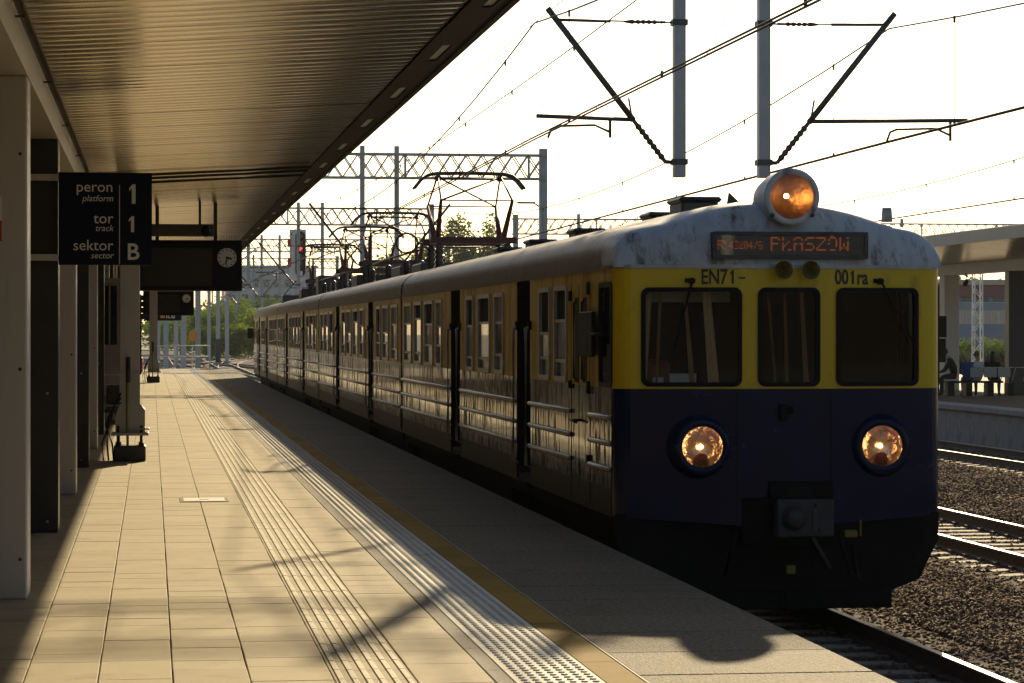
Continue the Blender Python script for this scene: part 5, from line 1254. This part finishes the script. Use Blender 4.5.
for k in range(n):
    x = xa + k * .24; mb = MB(); mb.box(x, x + .19, Y + .05, Y + .10, fz(324), fz(310.3) + random.uniform(-.03, .03)); mb.build('slat', 'slat_wood', fn)
Y = 260.0; s = S_at(75, Y); fz = lambda p: H + (HOR - p) / s; xa, xb = X_at(925, Y), X_at(1080, Y)
hb_ = thing('station_hall', 'low hall with dark red band and beige roof edge behind the slat fence', 'building', ((xa + xb) / 2, Y + 10, BAL))
mb = MB(); mb.box(xa, xb, Y, Y + 20, BAL - .3, fz(297)); mb.build('wall', 'build_grey', hb_)
mb = MB(); mb.box(xa - .3, xb + .3, Y - .4, Y + 20.4, fz(296.6), fz(285)); mb.build('red_band', 'build_red', hb_)
mb = MB(); mb.box(xa - .6, xb + .6, Y - .8, Y + 20.8, fz(284.8), fz(279.5)); mb.build('roof_edge', 'build_beige', hb_)
k = 0; x = xa + .5
while x < xb - 1.6:
    mb = MB(); mb.box(x, x + 1.2, Y - .06, Y - .01, fz(302), fz(297.6)); w_ = mb.build('window', 'build_win', hb_)
    mb = MB(); mb.box(x - .05, x + 1.25, Y - .1, Y - .065, fz(302.6), fz(302.1)); mb.build('sill', 'white_paint', w_); x += 1.6; k += 1

# unseen dark block added behind the camera to darken the windscreen reflections
gh = thing('added_backdrop_hall', 'long dark block added out of view for the windscreens to reflect', 'building', (20, -160, BAL))
mb = MB(); mb.box(-70, 130, -175, -160, BAL - .3, 13); mb.build('wall', 'backdrop_dark', gh)
mb = MB(); mb.prism([(-159.4, 13.003), (-167.5, 17), (-175.6, 13.003)], -70.6, 130.6, plane='yz'); mb.build('roof', 'fascia', gh)

# ================================================================== TREES, BUSHES
def foliage(mb, c, rx, ry, rz, n, ls, lump=5):
    lumps = []
    for _ in range(lump):
        a = random.uniform(0, 6.28); u = random.uniform(-.75, .9); q = math.sqrt(max(0, 1 - u * u)) * random.uniform(.3, .75)
        lumps.append((c[0] + rx * q * math.cos(a), c[1] + ry * q * math.sin(a), c[2] + rz * u * .8, random.uniform(.25, .5)))
    per = n // lump
    for (x, y, z, r) in lumps:
        for _ in range(per):
            v = Vector((random.gauss(0, 1), random.gauss(0, 1), random.gauss(0, 1))).normalized() * (random.random() ** .45)
            p = Vector((x + v.x * r * rx, y + v.y * r * ry, z + v.z * r * rz))
            a = Vector((random.gauss(0, 1), random.gauss(0, 1), random.gauss(0, .6))).normalized(); b = a.orthogonal().normalized()
            l_ = ls * random.uniform(.6, 1.3)
            mb.add([p - a * l_, p + b * l_ * .55, p + a * l_, p - b * l_ * .55], [(0, 1, 2, 3)])
def tree(px, pytop, d, width, label, leaf, n=2600, ls=.22, trunk=.35, shrub=False, group='trees beyond the station', lump=26):
    p = at(px, 340, d); zt = H + (HOR - pytop) * d / F_PX; zb = BAL - .1; h = zt - zb
    t_ = thing('shrub' if shrub else 'tree', label, 'shrub' if shrub else 'tree', (p.x, p.y, BAL - .06), group)
    mb = MB(); c = (p.x, p.y, zb + h * (trunk + (1 - trunk) / 2)); rz = h * (1 - trunk) / 2; foliage(mb, c, width / 2, width / 2, rz, n, ls, lump)
    mb.build('crown', leaf, t_, fixn=False)
    mb = MB(); r0 = max(.05, h * .014); top = Vector((p.x + random.uniform(-.3, .3), p.y, zb + h * .85))
    mb.tube([(p.x, p.y, zb - .2), (p.x + .1, p.y, zb + h * .4), top], [r0, r0 * .7, r0 * .2], 7)
    for k in range(7):
        a = random.uniform(0, 6.28); z0 = zb + h * random.uniform(.28, .7); L = width * .4
        mb.tube([(p.x + .05, p.y, z0), (p.x + math.cos(a) * L * .5, p.y + math.sin(a) * L * .5, z0 + h * .1), (p.x + math.cos(a) * L, p.y + math.sin(a) * L, z0 + h * .16)], [r0 * .5, r0 * .3, r0 * .1], 5)
    mb.build('trunk', 'bark', t_)
for (px, py, d, wd, tr_) in ((436, 234, 250, 5.5, .2), (455, 213, 255, 5.0, .3), (470, 240, 260, 5.0, .15), (486, 208, 258, 4.6, .2), (498, 226, 262, 4.0, .25), (420, 246, 270, 6, .15), (404, 240, 275, 6, .15), (388, 252, 280, 6, .1)):
    tree(px, py, d, wd, 'pale green tree standing behind the raised pantographs', 'leaf_pale', 2600, .2, tr_, group='trees behind the pantographs')
for (px, py, d, wd) in ((206, 312, 300, 7), (218, 300, 310, 8), (232, 297, 305, 8), (245, 303, 300, 7), (256, 308, 312, 8), (196, 318, 320, 6), (228, 322, 270, 5), (212, 327, 272, 5), (248, 325, 268, 6), (180, 316, 330, 8), (165, 318, 335, 8)):
    tree(px, py, d, wd, 'sunlit green shrub growing beside the yard tracks', 'leaf_green', 2200, .2, .05, True, 'shrubs beside the yard tracks', 22)
for (px, d, h_) in ((200, 420, 306), (225, 430, 302), (250, 440, 300), (275, 430, 298), (300, 440, 296), (330, 430, 290), (360, 420, 280), (175, 430, 308)):
    tree(px, h_, d, 16, 'large hazy tree in the far row beyond the yard', 'leaf_dark', 2600, .42, .1, group='far row of hazy trees', lump=30)
for k, px in enumerate((958, 964, 970, 983, 990, 997, 1004, 1012)):
    tree(px, 338.5 - random.uniform(0, 2.5), 150, 1.7, 'small green shrub growing along the grey wall', 'leaf_green', 500, .09, .1, True, 'shrubs along the grey wall', 12)
    tree(px + 3, 349.5, 140, 2.0, 'low dark red hedge plant behind the opposite bench' if k % 2 else 'low dark green hedge plant behind the opposite bench', 'leaf_red' if k % 2 else 'leaf_dark', 500, .09, .1, True, 'hedge behind the opposite bench', 12)
for (px, d, h_) in ((935, 330, 280), (965, 340, 277), (1000, 335, 279), (1030, 338, 278)):
    tree(px, h_, d, 14, 'dark tree peeping over the hall roof', 'leaf_dark', 2000, .4, .1, group='trees behind the hall', lump=24)

# far apartment block in the haze
d = 520; pc = at(272, 300, d); s = F_PX / d
ab = thing('apartment_block', 'pale many windowed apartment block fading in the haze beyond the yard', 'building', (pc.x, pc.y, BAL))
zt = H + (HOR - 268) / s; x0, x1 = pc.x - 8.5, pc.x + 8.5
mb = MB(); mb.box(x0, x1, pc.y, pc.y + 12, BAL - .3, zt); mb.build('wall', 'build_pale', ab)
mb = MB(); mb.box(x0 - .3, x1 + .3, pc.y - .3, pc.y + 12.3, zt + .002, zt + .5); mb.build('roof', 'build_grey', ab)
for i in range(8):
    for j in range(5):
        x = x0 + .7 + i * 2.05; z = 2 + j * 2.8
        if z + 1.4 > zt: continue
        mb = MB(); mb.box(x, x + 1.2, pc.y - .05, pc.y - .01, z, z + 1.4); mb.build('window', 'build_win', ab)

# ================================================================== HAZE
HAZE = 0.00018
mb = MB(); mb.box(-1600, 1600, -400, 2600, BAL - 1.4, 32); hz = mb.build('haze', 'wire'); hz['kind'] = 'stuff'
hz.data.materials.clear(); m = bpy.data.materials.new('haze'); m.use_nodes = True; n = m.node_tree.nodes; n.clear()
vo = n.new('ShaderNodeVolumePrincipled'); vo.inputs['Density'].default_value = HAZE; vo.inputs['Color'].default_value = (.92, .95, 1, 1); vo.inputs['Anisotropy'].default_value = 0.0
ou = n.new('ShaderNodeOutputMaterial'); m.node_tree.links.new(vo.outputs[0], ou.inputs['Volume']); hz.data.materials.append(m)
